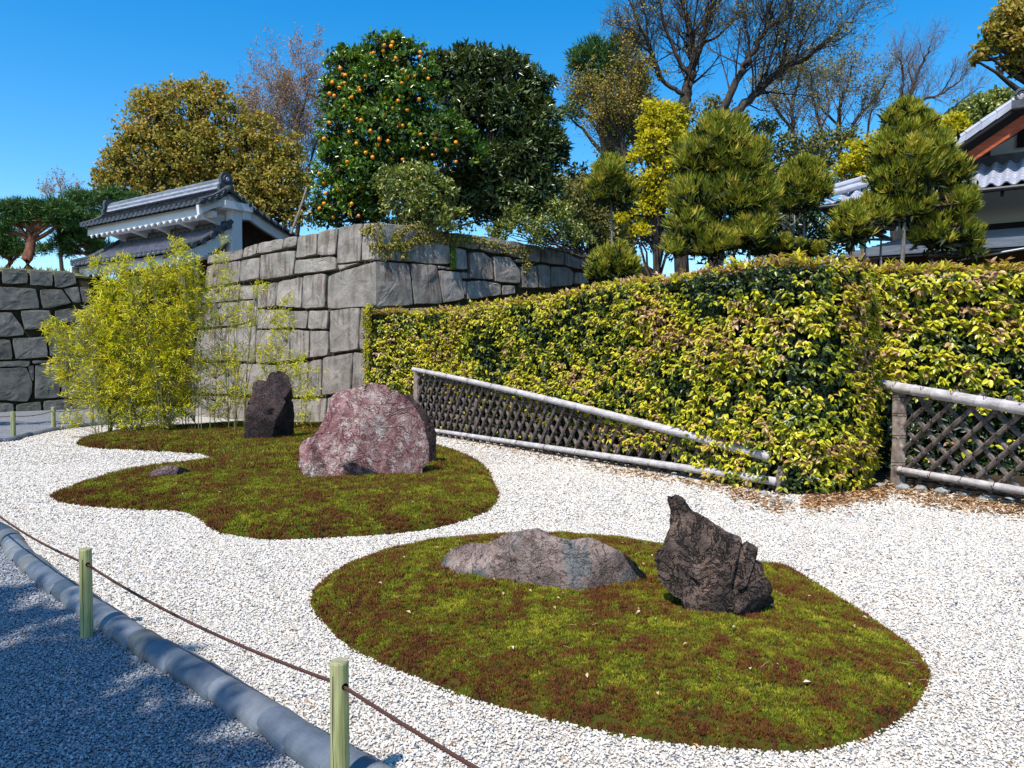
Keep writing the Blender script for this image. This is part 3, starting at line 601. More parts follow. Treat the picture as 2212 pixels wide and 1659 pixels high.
CR = {
'b1':[(462,90),(620,105),(618,190),(546,180),(462,165)],'b2':[(622,107),(765,132),(755,215),(690,208),(622,190)],'c':[(465,170),(545,184),(556,300),(470,298)],'d':[(385,277),(462,281),(466,297),(388,294)],
'e':[(561,200),(640,202),(693,235),(700,356),(620,352),(575,350)],'f':[(694,222),(788,226),(815,262),(848,300),(846,378),(708,366)],'g':[(768,132),(870,150),(868,238),(790,222),(770,212)],'h':[(872,150),(960,165),(955,262),(870,248)],
'i':[(962,165),(1088,188),(1090,275),(960,260)],'j':[(1090,185),(1200,205),(1195,300),(1095,278)],'k':[(1200,205),(1262,216),(1258,310),(1198,300)],'l':[(231,260),(382,272),(415,490),(258,495)],
'n':[(388,300),(515,308),(540,460),(420,488)],'o':[(518,310),(578,316),(576,352),(520,350)],'p':[(521,360),(545,362),(547,440),(530,440)],'q':[(548,362),(640,357),(740,378),(742,440),(550,468)],
'r':[(748,382),(816,385),(820,432),(748,442)],'s':[(850,285),(860,276),(938,276),(948,400),(858,402)],'t':[(943,268),(1010,274),(1015,402),(951,402)],'u':[(1014,280),(1110,284),(1142,310),(1140,387),(1018,397)],'v':[(1150,310),(1225,316),(1225,380),(1146,377)],
'g2':[(818,240),(875,245),(870,262),(822,258)],'x1':[(1264,216),(1370,236),(1366,330),(1262,312)],'x2':[(1372,238),(1500,262),(1500,350),(1370,332)]}
cw = thing('stone_wall', 'tall central wall of huge weathered granite blocks meeting at a sharp corner, ivy on top', 'stone wall', tuple(A_CL))
fl = [[(pol(cB, q, A_CL, n_CL), n_CL)] for k_, q in CL.items()] + [[(pol(cC, q, A_CL, n_CR), n_CR)] for k_, q in CR.items()]
def corner_pt(y_top_px, face):   # point of the corner edge at a given picture height
    best = None
    for z in np.linspace(-.2, 5.2, 541):
        p = A_CL + sc_ * (z / sc_[2]); r = p - np.array([0, 0, CAMZ]); v = (384 - FPX * ((r @ np.array([0, -sp, cp])) / (r @ np.array([0, cp, sp])))) / K
        if best is None or abs(v - y_top_px) < best[0]: best = (abs(v - y_top_px), p)
    return best[1]
def cornerstone(ltop, lbot, rtop, rbot, yt, yb):
    a, b = corner_pt(yt, 0), corner_pt(yb, 0)
    lp_ = [a] + [PL(*cB(*q), A_CL, n_CL) for q in ltop] + [PL(*cB(*q), A_CL, n_CL) for q in lbot[::-1]] + [b]
    rp_ = [a] + [PL(*cC(*q), A_CL, n_CR) for q in rtop] + [PL(*cC(*q), A_CL, n_CR) for q in rbot[::-1]] + [b]
    fl.append([(lp_, n_CL), (rp_, n_CR)])
cornerstone([(707,30)], [(697,201)], [(300,52),(456,90)], [(225,256),(385,270),(459,272)], 482, 561)
cornerstone([(625,236),(548,266)], [(546,412)], [(210,258),(228,275)], [(255,495)], 564, 664)
cornerstone([(692,402)], [(688,590)], [(330,508)], [(335,640)], 668, 765)
cornerstone([(662,598)], [(654,776)], [(260,660)], [(262,800)], 769, 865)
cornerstone([(700,786)], [(700,946)], [(330,830)], [(330,1010)], 869, 935)
# plain courses where the right face runs down behind the hedge
Lr = 10.5
for row, (z0, z1) in enumerate([(.02, .85), (.87, 1.65), (1.67, 2.35)]):
    s0 = 1.35 if row != 1 else 1.1
    while s0 < Lr - .2:
        w_ = RN.uniform(.7, 1.3); w_ = min(w_, Lr - s0); q = [(s0, z1), (s0 + w_ - .01, z1), (s0 + w_ - .01, z0), (s0, z0)]
        fl.append([([A_CL + CRd * a + np.array([0, 0, b]) - nrm(np.array([4.7, -5.2, 0])) * .07 * b for a, b in q], n_CR)]); s0 += w_
build_wall(cw, fl, MAT['stone_center'], fixed=on_corner)
# wall core: dark earth and rubble behind the blocks, terrace top
def batter_core(pts, z0, z1, name, parent, mat, inset0=.2, bat=.07):
    V = []; n = len(pts)
    c = np.mean(np.array(pts), 0)
    for z, ins in ((z0, inset0), (z1, inset0 + bat * z1)):
        for i, p in enumerate(pts):
            a = np.array(pts[i-1]) - p; b = np.array(pts[(i+1) % n]) - p; na = nrm(a); nb = nrm(b); bis = na + nb; bis = bis / (np.linalg.norm(bis) + 1e-9)
            sn = abs(na[0]*nb[1] - na[1]*nb[0]); V.append((*(np.array(p) + bis * ins / max(.5, math.sqrt((1 - na @ nb) / 2))), z))
    F = [list(range(n, 2*n))] + [[i, (i+1) % n, (i+1) % n + n, i + n] for i in range(n)]
    return mk(name, V, F, mat, parent)
ZT = PL(825, 482, A_CL, n_CL)[2]
print('wall top', ZT, 'left end', PL(*cB(20, 175), A_CL, n_CL))
side = B_CL[:2] + np.array([.58, .815]) * 14
MAT['terrace'] = simple('terrace_soil', (.05, .042, .022), .95, .05, .5, 3, .8, .05, geo=True, rnd=False)
core_pts = [tuple(A_CL[:2]), tuple(B_CR[:2]), (18, 60), (-4, 60), tuple(side), tuple(B_CL[:2])]
o = batter_core(core_pts, -.05, ZT - .16, 'wall_core', cw, MAT['terrace'], .14)
# left wall
pa = G(0, 621 / K * 0 + 1621 * .54861); pb = G(*cA(390, 830)); eL = nrm(pb - pa); n_L = nrm(np.array([eL[1], -eL[0], 0]) + np.array([0, 0, .07]))
if n_L[1] > 0: n_L = n_L * np.array([-1, -1, 1])
LW = {'a0':[(-140,70),(2,75),(4,162),(-138,158)],'a':[(10,75),(148,82),(152,158),(12,162)],'b':[(156,82),(283,90),(285,175),(205,166),(162,170)],'c':[(288,92),(402,98),(415,162),(330,181),(293,180)],
'd':[(-60,170),(195,185),(216,291),(100,300),(-60,304)],'d0':[(-200,164),(-64,170),(-64,304),(-200,304)],'e':[(210,190),(335,188),(388,262),(290,288),(231,295)],'f':[(338,186),(420,170),(438,262),(390,262)],'g':[(424,172),(486,180),(490,262),(441,262)],
'h':[(-60,310),(66,310),(128,400),(133,436),(-60,450)],'i':[(108,302),(268,297),(283,365),(250,395),(133,408)],'j':[(290,302),(370,288),(440,292),(442,372),(302,365)],'k':[(445,275),(510,267),(520,370),(448,372)],
'l':[(-60,457),(58,457),(70,566),(-60,570)],'m':[(65,450),(250,441),(260,555),(82,565)],'n':[(262,432),(384,400),(386,545),(266,552)],'o':[(390,380),(520,374),(522,540),(390,545)],
'p':[(-60,575),(164,570),(161,602),(-60,610)],'q':[(170,571),(308,570),(308,583),(176,590)],'r':[(-60,612),(145,606),(178,690),(174,745),(150,794),(-60,780)],'s':[(148,605),(180,592),(183,682),(165,672)],
't':[(186,591),(315,587),(325,770),(186,778)],'u':[(320,580),(338,558),(522,555),(526,765),(332,774)],'v':[(-60,788),(75,800),(80,848),(-60,852)],'w':[(85,806),(220,786),(228,846),(86,848)],'x':[(232,786),(376,776),(390,840),(234,846)],'y':[(388,780),(528,770),(534,834),(396,840)],
'z0':[(-200,310),(-64,310),(-64,450),(-200,452)],'z1':[(-200,457),(-64,457),(-64,610),(-200,612)],'z2':[(-200,616),(-64,612),(-64,780),(-200,782)],'z3':[(-200,788),(-64,788),(-64,852),(-200,858)]}
lw = thing('stone_wall', 'left wall of large grey greenish granite blocks under a grassy bank, beside the gate', 'stone wall', tuple(pa))
build_wall(lw, [[(pol(cA, q, pa, n_L), n_L)] for q in LW.values()], MAT['stone_left'])
pe = PL(*cA(470, 180), pa, n_L); ZL = PL(*cA(150, 85), pa, n_L)[2]; ple = PL(*cA(532, 830), pa, n_L)
l0 = pa - eL * 6.0; l1 = ple
core2 = [tuple(l0[:2]), tuple(l1[:2]), (float(l1[0]) + 2.5, float(l1[1]) + 8), (float(l1[0]), 60), (-60, 60), (-60, float(l0[1]))]
batter_core(core2, -.05, ZL - .08, 'wall_core', lw, MAT['terrace'], .16)
# grassy bank above the left wall
bx = np.linspace(-46, -12, 70); by = np.linspace(0, 12, 22); n0 = nrm(np.array([n_L[0], n_L[1], 0])); V = []
for j, q in enumerate(by):
    for i, x in enumerate(bx):
        base = pa + eL * (x + 15.3 + 0) ; pz = ZL - .14 + (.62 * (1 - math.exp(-q / 2.2))) + .12 * noise.noise(Vector((x * .5, q * .5, 0))); pp = base - n0 * (q + .42); V.append((pp[0], pp[1], pz))
keepF = []
for j in range(len(by) - 1):
    for i in range(len(bx) - 1):
        a = j * len(bx) + i; keepF.append((a, a+1, a+1+len(bx), a+len(bx)))
V = np.array(V); lim = float(PL(*cA(400, 98), pa, n_L)[0]); keepF = [f for f in keepF if V[f[1]][0] < lim + .25 + (V[f[1]][1] - 24) * .25]
MAT['bank'] = simple('dry_grass_bank', (.13, .12, .045), .95, .05, .5, 3, .6, .03, geo=True, rnd=False)
bank = tag(mk('grass_bank', V, keepF, MAT['bank'], smooth=True), kind='structure')
used = np.unique(np.array(keepF)); gi_ = RN.choice(used, 9000); gp_ = V[gi_] + RN.uniform(-.3, .3, (9000, 3)) * np.array([1, 1, 0]); gp_ = gp_[gp_[:, 1] < 33]; gp_[:, 2] -= .04; k = len(gp_)
MAT['grass'] = leafmat('dry_grass', [(0, (.07,.11,.02)), (.5, (.17,.19,.045)), (1, (.34,.28,.11))], .7, .3, .1)
o = foliage('bank_grass', gp_, rdir(k) * .5 + np.array([0, 0, 1]), rdir(k), .10 + .12 * RN.rand(k), .022, MAT['grass'], None, RN.rand(k))
# ================================================================== GATE
e = nrm(np.array([-.815, .58, 0])); nB = np.array([.58, .815, 0]); nB = nB / np.linalg.norm(nB)
P0 = np.array([*D(225 / K, 188 / K, 23.0)]); P0[2] = 0; ZR = D(225 / K, 188 / K, 23.0)[2]
def g3(t, r, z): return P0 + e * t + nB * r + np.array([0, 0, z])
gate = thing('castle_gate', 'white plastered castle gate with two grey tiled roofs standing between the stone walls', 'gate', tuple(g3(3.3, .3, 0)))
upz = np.array([0, 0, 1.])
def roof_slope(t0, t1, prof, name, step=.262, capw=.062, mats=(None, None), endcaps=True):
    """prof: list of (r, z) from top to eave. pan sheet, round tile ribs with joints, round end discs, pan lips"""
    prof = catmull([(a, b, 0) for a, b in prof], 5)[:, :2]
    mb = MB(); V = []
    for r, z in prof: V += [g3(t0, r, z), g3(t1, r, z)]
    n = len(prof); F = [(2*i, 2*i+1, 2*i+3, 2*i+2) for i in range(n-1)]; mb.add(V, F)
    V2 = [v - upz * .10 for v in V]; mb.add(V2, [f[::-1] for f in F])
    mb.build('roof_deck', mats[0], gate)
    rb = MB(); ec = MB(); m_ = int((t1 - t0) / step)
    sgn = 1 if prof[-1][0] > prof[0][0] else -1
    for i in range(m_ + 1):
        t = t0 + .06 + i * (t1 - t0 - .12) / m_
        pts = [g3(t, r, z + .035) for r, z in prof]; Lp = np.concatenate([[0], np.cumsum(np.linalg.norm(np.diff(pts, axis=0), axis=1))]); ns = int(Lp[-1] / .27) + 1
        pp = []; rr = []
        for k_ in range(ns):
            a = k_ * Lp[-1] / ns; b = (k_ + 1) * Lp[-1] / ns - .004
            for q, r_ in ((a, .050), (b, .062)): pp.append([np.interp(q, Lp, np.array(pts)[:, c_]) for c_ in range(3)]); rr.append(r_)
        rb.tube(pp, rr, 7, cap=False, arc=(-math.pi / 2, math.pi / 2))
        if i < m_:
            t_ = t + .5 * (t1 - t0 - .12) / m_; 
            pts2 = [g3(t_, r, z + .012) for r, z in prof]
            for k_ in range(1, len(pts2)):
                pass
            # pan tile lips down the slope
            for k_ in range(1, ns + 1):
                a = k_ * Lp[-1] / ns; p = np.array([np.interp(a, Lp, np.array(pts2)[:, c_]) for c_ in range(3)]); rb.box(p, (.15, .03, .03), ax=[e, nB, upz])
        if endcaps:
            p = np.array(pts[-1]); ec.tube([p - nB * sgn * .01, p + nB * sgn * .035], [.072, .068], 12)
            t_ = t + .5 * (t1 - t0 - .12) / m_
            if i < m_: ec.box(g3(t_, prof[-1][0] + sgn * .01, prof[-1][1] - .015), (.17, .03, .05), ax=[e, nB, upz])
    o = rb.build('roof_tiles', mats[0], gate); o['kind'] = 'stuff'
    if endcaps: o = ec.build('eave_end_tiles', MAT['tile_dark'], gate); o['kind'] = 'stuff'
zf = D(198 / K, 205 / K, 22.27)[2] + .05
UF = [(-.02, ZR - .10), (-.45, ZR - .10 - (ZR - .1 - zf) * .58), (-.93, zf)]
UB = [(.02, ZR - .10), (1.3, ZR - .72), (2.6, ZR - 1.18), (3.3, ZR - 1.36)]
roof_slope(-.25, 6.75, UF, 'front', mats=(MAT['tile'], None)); roof_slope(-.25, 6.75, UB, 'back', mats=(MAT['tile'], None))
# ridge
for i, (w_, z_) in enumerate([(.34, -.02), (.31, .045), (.28, .11), (.25, .175)]):
    mb = MB(); mb.box(g3(3.3, 0, ZR + z_ + .03), (6.5, w_, .055), ax=[e, nB, upz]); mb.build('ridge_course', MAT['tile'] if i % 2 else MAT['tile_pale'], gate)
mb = MB(); mb.tube([g3(t, 0, ZR + .235) for t in np.linspace(.05, 6.55, 28)], [.085, .078] * 14, 9); mb.build('ridge_cap', MAT['tile'], gate, smooth=False)
def onigawara(t, parent, sgn):
    arch = [(-.24, -.12), (.24, -.12), (.25, .05), (.19, .12), (.20, .30), (.13, .42), (0, .46), (-.13, .42), (-.20, .30), (-.19, .12), (-.25, .05)]
    mb = MB(); mb.prism([g3(t, r, ZR + z) for r, z in arch], -e * sgn, .12); o = mb.build('ridge_end_tile', MAT['tile_dark'], gate)
    m2 = MB(); m2.tube([g3(t - sgn * .12, 0, ZR + .24), g3(t - sgn * .16, 0, ZR + .24)], [.13, .12], 14); m2.build('crest_ring', MAT['tile_dark'], o)
    m4 = MB(); m4.tube([g3(t - sgn * .16, 0, ZR + .24), g3(t - sgn * .175, 0, ZR + .24)], [.06, .05], 12); m4.build('crest_boss', MAT['tile_pale'], o)
    m3 = MB(); m3.tube([g3(t - sgn * .05, 0, ZR - .05), g3(t - sgn * .34, 0, ZR - .05)], [.105, .10], 14); m3.tube([g3(t - sgn * .34, 0, ZR - .05), g3(t - sgn * .35, 0, ZR - .05)], [.075, .07], 14); m3.build('round_end_tile', MAT['tile_dark'], o)
onigawara(.02, gate, 1); onigawara(6.65, gate, -1)
# verge tiles at both gable ends
for tt in (-.22, 6.72):
    mb = MB()
    for prof in (UF, UB):
        pr = catmull([(a, b, 0) for a, b in prof], 6)[:, :2]; Lp = np.concatenate([[0], np.cumsum(np.linalg.norm(np.diff(pr, axis=0), axis=1))]); ns = int(Lp[-1] / .26)
        mb.tube([g3(tt + .10, a, b + .06) for a, b in pr], .07, 8)
        for i in range(ns):
            q = (i + .7) * Lp[-1] / ns; a, b = np.interp(q, Lp, pr[:, 0]), np.interp(q, Lp, pr[:, 1]); mb.tube([g3(tt + .14, a, b + .02), g3(tt - .06, a, b - .0)], [.065, .065], 10)
    mb.build('verge_tiles', MAT['tile_dark'], gate)['kind'] = 'stuff'
# scalloped white eave boards
def scallop(t0, t1, r, z, h=.34, period=.34, name='scalloped_fascia', thick=.05, amp=.13):
    ts = np.linspace(t0, t1, int((t1 - t0) / period * 10)); mb = MB(); lo = []
    for t in ts:
        ph = ((t - t0) / period) % 1; lo.append(z - h + amp * (abs(math.sin(math.pi * ph)) ** .55))
    for i in range(len(ts) - 1):
        q = [g3(ts[i], r, z), g3(ts[i+1], r, z), g3(ts[i+1], r, lo[i+1]), g3(ts[i], r, lo[i])]; p_ = [v + nB * thick for v in q]
        mb.add(q + p_, [(0, 1, 2, 3), (7, 6, 5, 4), (3, 2, 6, 7), (1, 0, 4, 5)])
    return mb.build(name, MAT['plaster'], gate)
scallop(-.1, 6.6, -.80, zf - .03, .40, .34); mb = MB(); mb.prism([g3(-.1, -.78, zf - .10), g3(-.1, .3, zf + .26), g3(-.1, .3, zf + .20), g3(-.1, -.78, zf - .22)], e, 6.7); mb.build('eave_soffit', MAT['plaster'], gate)
mb = MB(); mb.box(g3(3.2, -.38, zf - .24), (6.5, .14, .16), ax=[e, nB, upz]); mb.build('eave_beam', MAT['plaster'], gate)
for i in range(5):
    mb = MB(); t = .3 + i * 1.35; mb.prism([g3(t - .05, .16, zf - .16), g3(t - .05, -.5, zf - .22), g3(t - .05, -.5, zf - .34), g3(t - .05, .16, zf - .52)], e, .12); mb.build('eave_bracket', MAT['plaster'], gate)
# upper wall, posts, gable boards
zl = 4.4; zt_l = D(*OG(280, 720, 2.048)(1095, 320), 22.6)[2]
mb = MB(); mb.box(g3(3.1, .30, (ZR - .5 + 4.2) / 2), (6.1, .16, ZR - .5 - 4.2), ax=[e, nB, upz]); mb.build('upper_wall', MAT['plaster'], gate)
for t, r, z1, nm_ in ((.02, .30, ZR - .42, 'corner_post'), (6.2, .30, ZR - .42, 'corner_post'), (.02, 3.0, ZR - 1.5, 'corner_post'), (6.2, 3.0, ZR - 1.5, 'corner_post')):
    mb = MB(); mb.box(g3(t, r, z1 / 2), (.33, .33, z1), ax=[e, nB, upz]); mb.build(nm_, MAT['plaster'], gate)
mb = MB(); mb.box(g3(-.02, .30, ZR - .52), (.5, .95, .22), ax=[e, nB, upz]); mb.box(g3(-.06, .62, ZR - .72), (.3, .26, .3), ax=[e, nB, upz]); mb.build('bracket_block', MAT['plaster'], gate)
mb = MB(); off = -.12
mb.prism([g3(off, -.95, zf - .06), g3(off, 0, ZR - .18), g3(off, 0, ZR - .42), g3(off, -.92, zf - .34)], e, .12); mb.build('gable_board', MAT['plaster'], gate)
mb = MB(); pr = catmull([(a, b, 0) for a, b in UB], 4)[:, :2]
for i in range(len(pr) - 1):
    q = [g3(off, pr[i][0], pr[i][1] - .10), g3(off, pr[i+1][0], pr[i+1][1] - .10), g3(off, pr[i+1][0], pr[i+1][1] - .36), g3(off, pr[i][0], pr[i][1] - .36)]; mb.prism(q, e, .12)
mb.build('gable_board', MAT['plaster'], gate)
for i in range(14):   # dark plank gable wall
    r = .5 + i * .19; zt = np.interp(r, [u[0] for u in UB], [u[1] for u in UB]) - .34; mb = MB(); mb.box(g3(.35 + (i % 2) * .012, r, (zt + 4.0) / 2), (.04, .184, zt - 4.0), ax=[e, nB, upz]); mb.build('plank', MAT['wood_dark'], gate)
# lower roof
zlo = D(168.5 / K, 250 / K, 21.54)[2] + .03
LR = [(.16, zt_l + .02), (-.35, zt_l - .32), (-.95, zlo + .22), (-1.55, zlo)]
roof_slope(-.02, 6.15, LR, 'lower', mats=(MAT['tile_pale'], None))
scallop(.0, 6.0, -1.38, zlo - .06, .40, .34)
mb = MB(); mb.box(g3(3.05, .10, zt_l + .06), (6.1, .18, .14), ax=[e, nB, upz]); mb.build('roof_flashing', MAT['tile_dark'], gate)
for tt, sg in ((-.08, 1), (6.15, -1)):
    pr = catmull([(a, b, 0) for a, b in LR], 6)[:, :2]; mb = MB(); mb.tube([g3(tt, a, b + .09) for a, b in pr], .085, 9)
    for i in range(6):
        q = int((i + .8) * (len(pr) - 1) / 6); mb.tube([g3(tt + sg * .08, pr[q][0], pr[q][1] + .03), g3(tt - sg * .13, pr[q][0], pr[q][1] + .03)], .08, 10)
    mb.build('verge_tiles', MAT['tile_dark'], gate)['kind'] = 'stuff'
    mb = MB()
    for i in range(len(pr) - 1): mb.prism([g3(tt, pr[i][0], pr[i][1] - .06), g3(tt, pr[i+1][0], pr[i+1][1] - .06), g3(tt, pr[i+1][0], pr[i+1][1] - .40), g3(tt, pr[i][0], pr[i][1] - .46)], e, .12)
    mb.build('gable_board', MAT['plaster'], gate)
mb = MB(); mb.prism([g3(0, -1.36, zlo - .12), g3(0, .2, zlo + .1), g3(0, .2, zlo), g3(0, -1.36, zlo - .22)], e, 6.0); mb.build('lower_soffit', MAT['plaster'], gate)
mb = MB(); mb.box(g3(3.05, .25, 4.0), (6.1, .35, 1.3), ax=[e, nB, upz]); mb.build('lintel', MAT['wood_dark'], gate)
for i in range(4):
    mb = MB(); mb.box(g3([.2, 2.0, 4.2, 6.0][i], .25, 1.7), (.38, .36, 3.4), ax=[e, nB, upz]); mb.build('gate_pillar', MAT['wood_dark'], gate)
for i in range(24):
    mb = MB(); mb.box(g3(.5 + i * .23, .42, 1.68), (.22, .07, 3.3), ax=[e, nB, upz]); mb.build('door_board', MAT['wood_dark'], gate)
# ================================================================== HEDGES
MAT['hedge'] = leafmat('hedge_leaves', [(0, (.018,.032,.010)), (.22, (.05,.085,.015)), (.36, (.22,.25,.02)), (.50, (.50,.49,.022)), (.70, (.66,.58,.03)), (.84, (.44,.28,.09)), (1, (.48,.29,.18))], .35, .28, .5)
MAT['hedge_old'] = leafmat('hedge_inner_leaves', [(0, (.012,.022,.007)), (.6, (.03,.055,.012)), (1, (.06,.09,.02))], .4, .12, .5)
MAT['hedge_core'] = simple('hedge_core_shade', (.012, .012, .007), .95, 0, .3, 5)
def leaf6(P, Dr, U, L, Wd, droop=.2):
    """broader 6-point leaves, four triangles, folded along the midrib"""
    n = len(P); Dr = nrm(Dr); S = nrm(np.cross(Dr, U)); N = np.cross(S, Dr); L = np.broadcast_to(L, n)[:, None]; Wd = np.broadcast_to(Wd, n)[:, None]
    m1 = P + Dr * L * .5 - N * droop * L * .25; tip = P + Dr * L - N * droop * L
    l1 = P + Dr * L * .28 + S * Wd * .5 + N * Wd * .18; l2 = P + Dr * L * .62 + S * Wd * .46 + N * (Wd * .18 - droop * L * .4)
    r1 = P + Dr * L * .28 - S * Wd * .5 + N * Wd * .18; r2 = P + Dr * L * .62 - S * Wd * .46 + N * (Wd * .18 - droop * L * .4)
    V = np.stack([P, l1, l2, tip, r2, r1, m1], 1).reshape(-1, 3); i = np.arange(n)[:, None] * 7
    F = np.concatenate([i + np.array([[0, 1, 6]]), i + np.array([[1, 2, 6]]), i + np.array([[2, 3, 6]]), i + np.array([[6, 3, 4]]), i + np.array([[6, 4, 5]]), i + np.array([[6, 5, 0]])], 0)
    return V, F
def hedge(label, pts, H, thick, dens, leaf, loc, z0=0.0, hfun=None, tuftp=.62, zbare=None):
    """pts: front foot line (left to right as seen); the hedge body lies behind it"""
    root = thing('hedge', label, 'hedge', (loc[0], loc[1], 0))
    P2 = np.array(pts, float)[:, :2]; seg = np.linalg.norm(np.diff(P2, axis=0), axis=1); Lc = np.concatenate([[0], np.cumsum(seg)]); T = Lc[-1]
    def at(s): return np.stack([np.interp(s, Lc, P2[:, 0]), np.interp(s, Lc, P2[:, 1])], -1)
    def nor(s):
        a = at(np.clip(s - .25, 0, T)); b = at(np.clip(s + .25, 0, T)); d = nrm(b - a); return np.stack([d[..., 1], -d[..., 0]], -1)
    hf = hfun or (lambda s: np.full_like(s, H))
    # front face
    n = int(T * H * dens); s = RN.rand(n) * T; z = z0 + RN.rand(n) * (hf(s) - z0); dep = np.abs(RN.normal(size=n)) * .10 - .05
    nr = nor(s); bl = .10 * np.array([noise.noise(Vector((a * 1.1, b * 1.6, loc[0]))) for a, b in zip(s, z)]) + .05 * np.array([noise.noise(Vector((a * 4, b * 4, loc[0]))) for a, b in zip(s, z)])
    xy = at(s) + nr * (bl - dep + .06 * 0)[:, None]; Pf = np.concatenate([xy, z[:, None]], 1); Of = np.concatenate([nr, np.full((n, 1), .25)], 1)
    tn = .5 + .8 * np.array([noise.fractal(Vector((a * .9, b * 1.3, 4.7 + loc[0])), 1, 2, 4) for a, b in zip(s, z)])
    # top face
    m = int(T * thick * dens * .8); s2 = RN.rand(m) * T; w2 = RN.rand(m) * thick; nr2 = nor(s2)
    zt = hf(s2) + .05 * RN.normal(size=m) * .7 + .06 * np.array([noise.noise(Vector((a * 3, b * 3, 9))) for a, b in zip(s2, w2)])
    Pt = np.concatenate([at(s2) - nr2 * w2[:, None], zt[:, None]], 1); Ot = np.tile([[0, 0, 1.]], (m, 1)) + np.concatenate([nr2, np.zeros((m, 1))], 1) * .3
    # two end faces
    Pe, Oe = [], []
    for s0, sg in ((0., -1), (T, 1)):
        k = int(thick * H * dens); w = RN.rand(k) * thick; zz = z0 + RN.rand(k) * (H - z0); d = nrm(P2[1] - P2[0]) if sg < 0 else nrm(P2[-1] - P2[-2]); nn = nor(np.array([s0]))[0]
        Pe.append(np.concatenate([at(np.full(k, s0)) - nn * w[:, None] + d * sg * (RN.rand(k)[:, None] * .12), zz[:, None]], 1)); Oe.append(np.tile([[d[0] * sg, d[1] * sg, .2]], (k, 1)))
    A = np.vstack([Pf, Pt] + Pe); O = nrm(np.vstack([Of, Ot] + Oe)); base_t = np.concatenate([tn, np.clip(.55 + .3 * RN.rand(m), 0, 1), np.clip(RN.normal(.5, .2, len(Pe[0]) + len(Pe[1])), 0, 1)])
    istop = np.concatenate([np.zeros(n, bool), np.ones(m, bool), np.zeros(len(Pe[0]) + len(Pe[1]), bool)])
    # old dark leaves everywhere, bright drooping young tufts on part of them
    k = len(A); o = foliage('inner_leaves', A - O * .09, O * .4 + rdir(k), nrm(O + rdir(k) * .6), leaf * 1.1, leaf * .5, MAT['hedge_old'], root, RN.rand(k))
    zb = np.concatenate([zbare(s) if zbare else np.zeros(n), np.zeros(k - n)]); sel = (RN.rand(k) < tuftp * np.clip(base_t * 1.6, .25, 1)) & ((A[:, 2] > zb + .10 * RN.normal(size=k)) | (RN.rand(k) < .04)); B = A[sel]; Ob = O[sel]; tb = base_t[sel]; it = istop[sel]; q = 5
    Bq = np.repeat(B, q, 0); Oq = np.repeat(Ob, q, 0); kk = len(Bq); an = RN.rand(kk) * 6.28
    side = nrm(np.cross(Oq, [0, 0, 1.]) + 1e-4); upn = np.array([0, 0, 1.])
    dr = side * np.cos(an)[:, None] * .9 + Oq * (.35 + .4 * RN.rand(kk))[:, None] + upn * (np.sin(an) * .45 - .55 + .75 * np.repeat(it, q))[:, None]
    U = nrm(Oq + upn * .9 + rdir(kk) * .35); ls = leaf * (.65 + .75 * RN.rand(kk)) * np.repeat(.8 + .4 * RN.rand(len(B)), q)
    tt = np.repeat(np.clip(.24 + .56 * tb + .20 * RN.normal(size=len(B)) + .16 * it, .05, 1), q) + .06 * RN.normal(size=kk)
    V, F = leaf6(Bq + nrm(dr) * .01, dr, U, ls, ls * .46); print('hedge', len(F) + 2 * k)
    o = mk('young_leaves', V, F, MAT['hedge'], root, attr=np.repeat(np.clip(tt, 0, 1), 7)); o['kind'] = 'stuff'
    # stems
    ms = int(T / .16); A_, B_ = [], []
    for i in range(ms):
        for _ in range(3):
            s_ = RN.uniform(.1, T - .1); w_ = RN.uniform(.35, thick - .1); nn = nor(np.array([s_]))[0]; p = at(np.array([s_]))[0] - nn * w_; z_ = 0.
            for _j in range(5):
                p2 = p + RN.normal(size=2) * .07; A_.append((*p, z_)); z_ += H / 5 * .95; B_.append((*p2, z_)); p = p2
    V, F = prisms(A_, B_, np.full(len(A_), .014), np.full(len(A_), .011), 4); mk('stems', V, F, MAT['bark'], root)['kind'] = 'stuff'
    # dense shaded interior twigs and leaves
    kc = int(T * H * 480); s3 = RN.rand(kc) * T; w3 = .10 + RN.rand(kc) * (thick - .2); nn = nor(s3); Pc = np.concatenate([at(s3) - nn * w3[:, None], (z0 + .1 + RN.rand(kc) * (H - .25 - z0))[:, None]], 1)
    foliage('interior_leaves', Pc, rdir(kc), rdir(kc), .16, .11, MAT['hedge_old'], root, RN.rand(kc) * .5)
    return root
HB = hedge('long clipped yellow green hedge running from the stone wall behind the sloping fence', [(-2.98,16.65),(-2.5,16.8),(-2.1,16.9),(-.5,14.55),(1.3,11.95),(2.45,10.0),(3.1,9.02),(3.5,8.82),(4.1,9.1),(4.6,9.75),(4.66,10.3)], 2.78, 1.0, 700, .066, (1.2, 12), hfun=lambda s: 2.56 + .13 * np.clip((s - 4.5) / 3.5, 0, 1) + .02 * np.sin(s * 2), zbare=lambda s: np.where(s < 9.3, 1.18 - .10 * s, 0) * (s > 1.0))
hedge('looser leafy hedge standing behind the twig post and lattice fence at the right edge', [(4.75,10.6),(6.0,10.4),(7.5,10.2),(9.6,10.0)], 2.78, .9, 430, .088, (7, 10.4), zbare=lambda s: 1.05 - .05 * s)
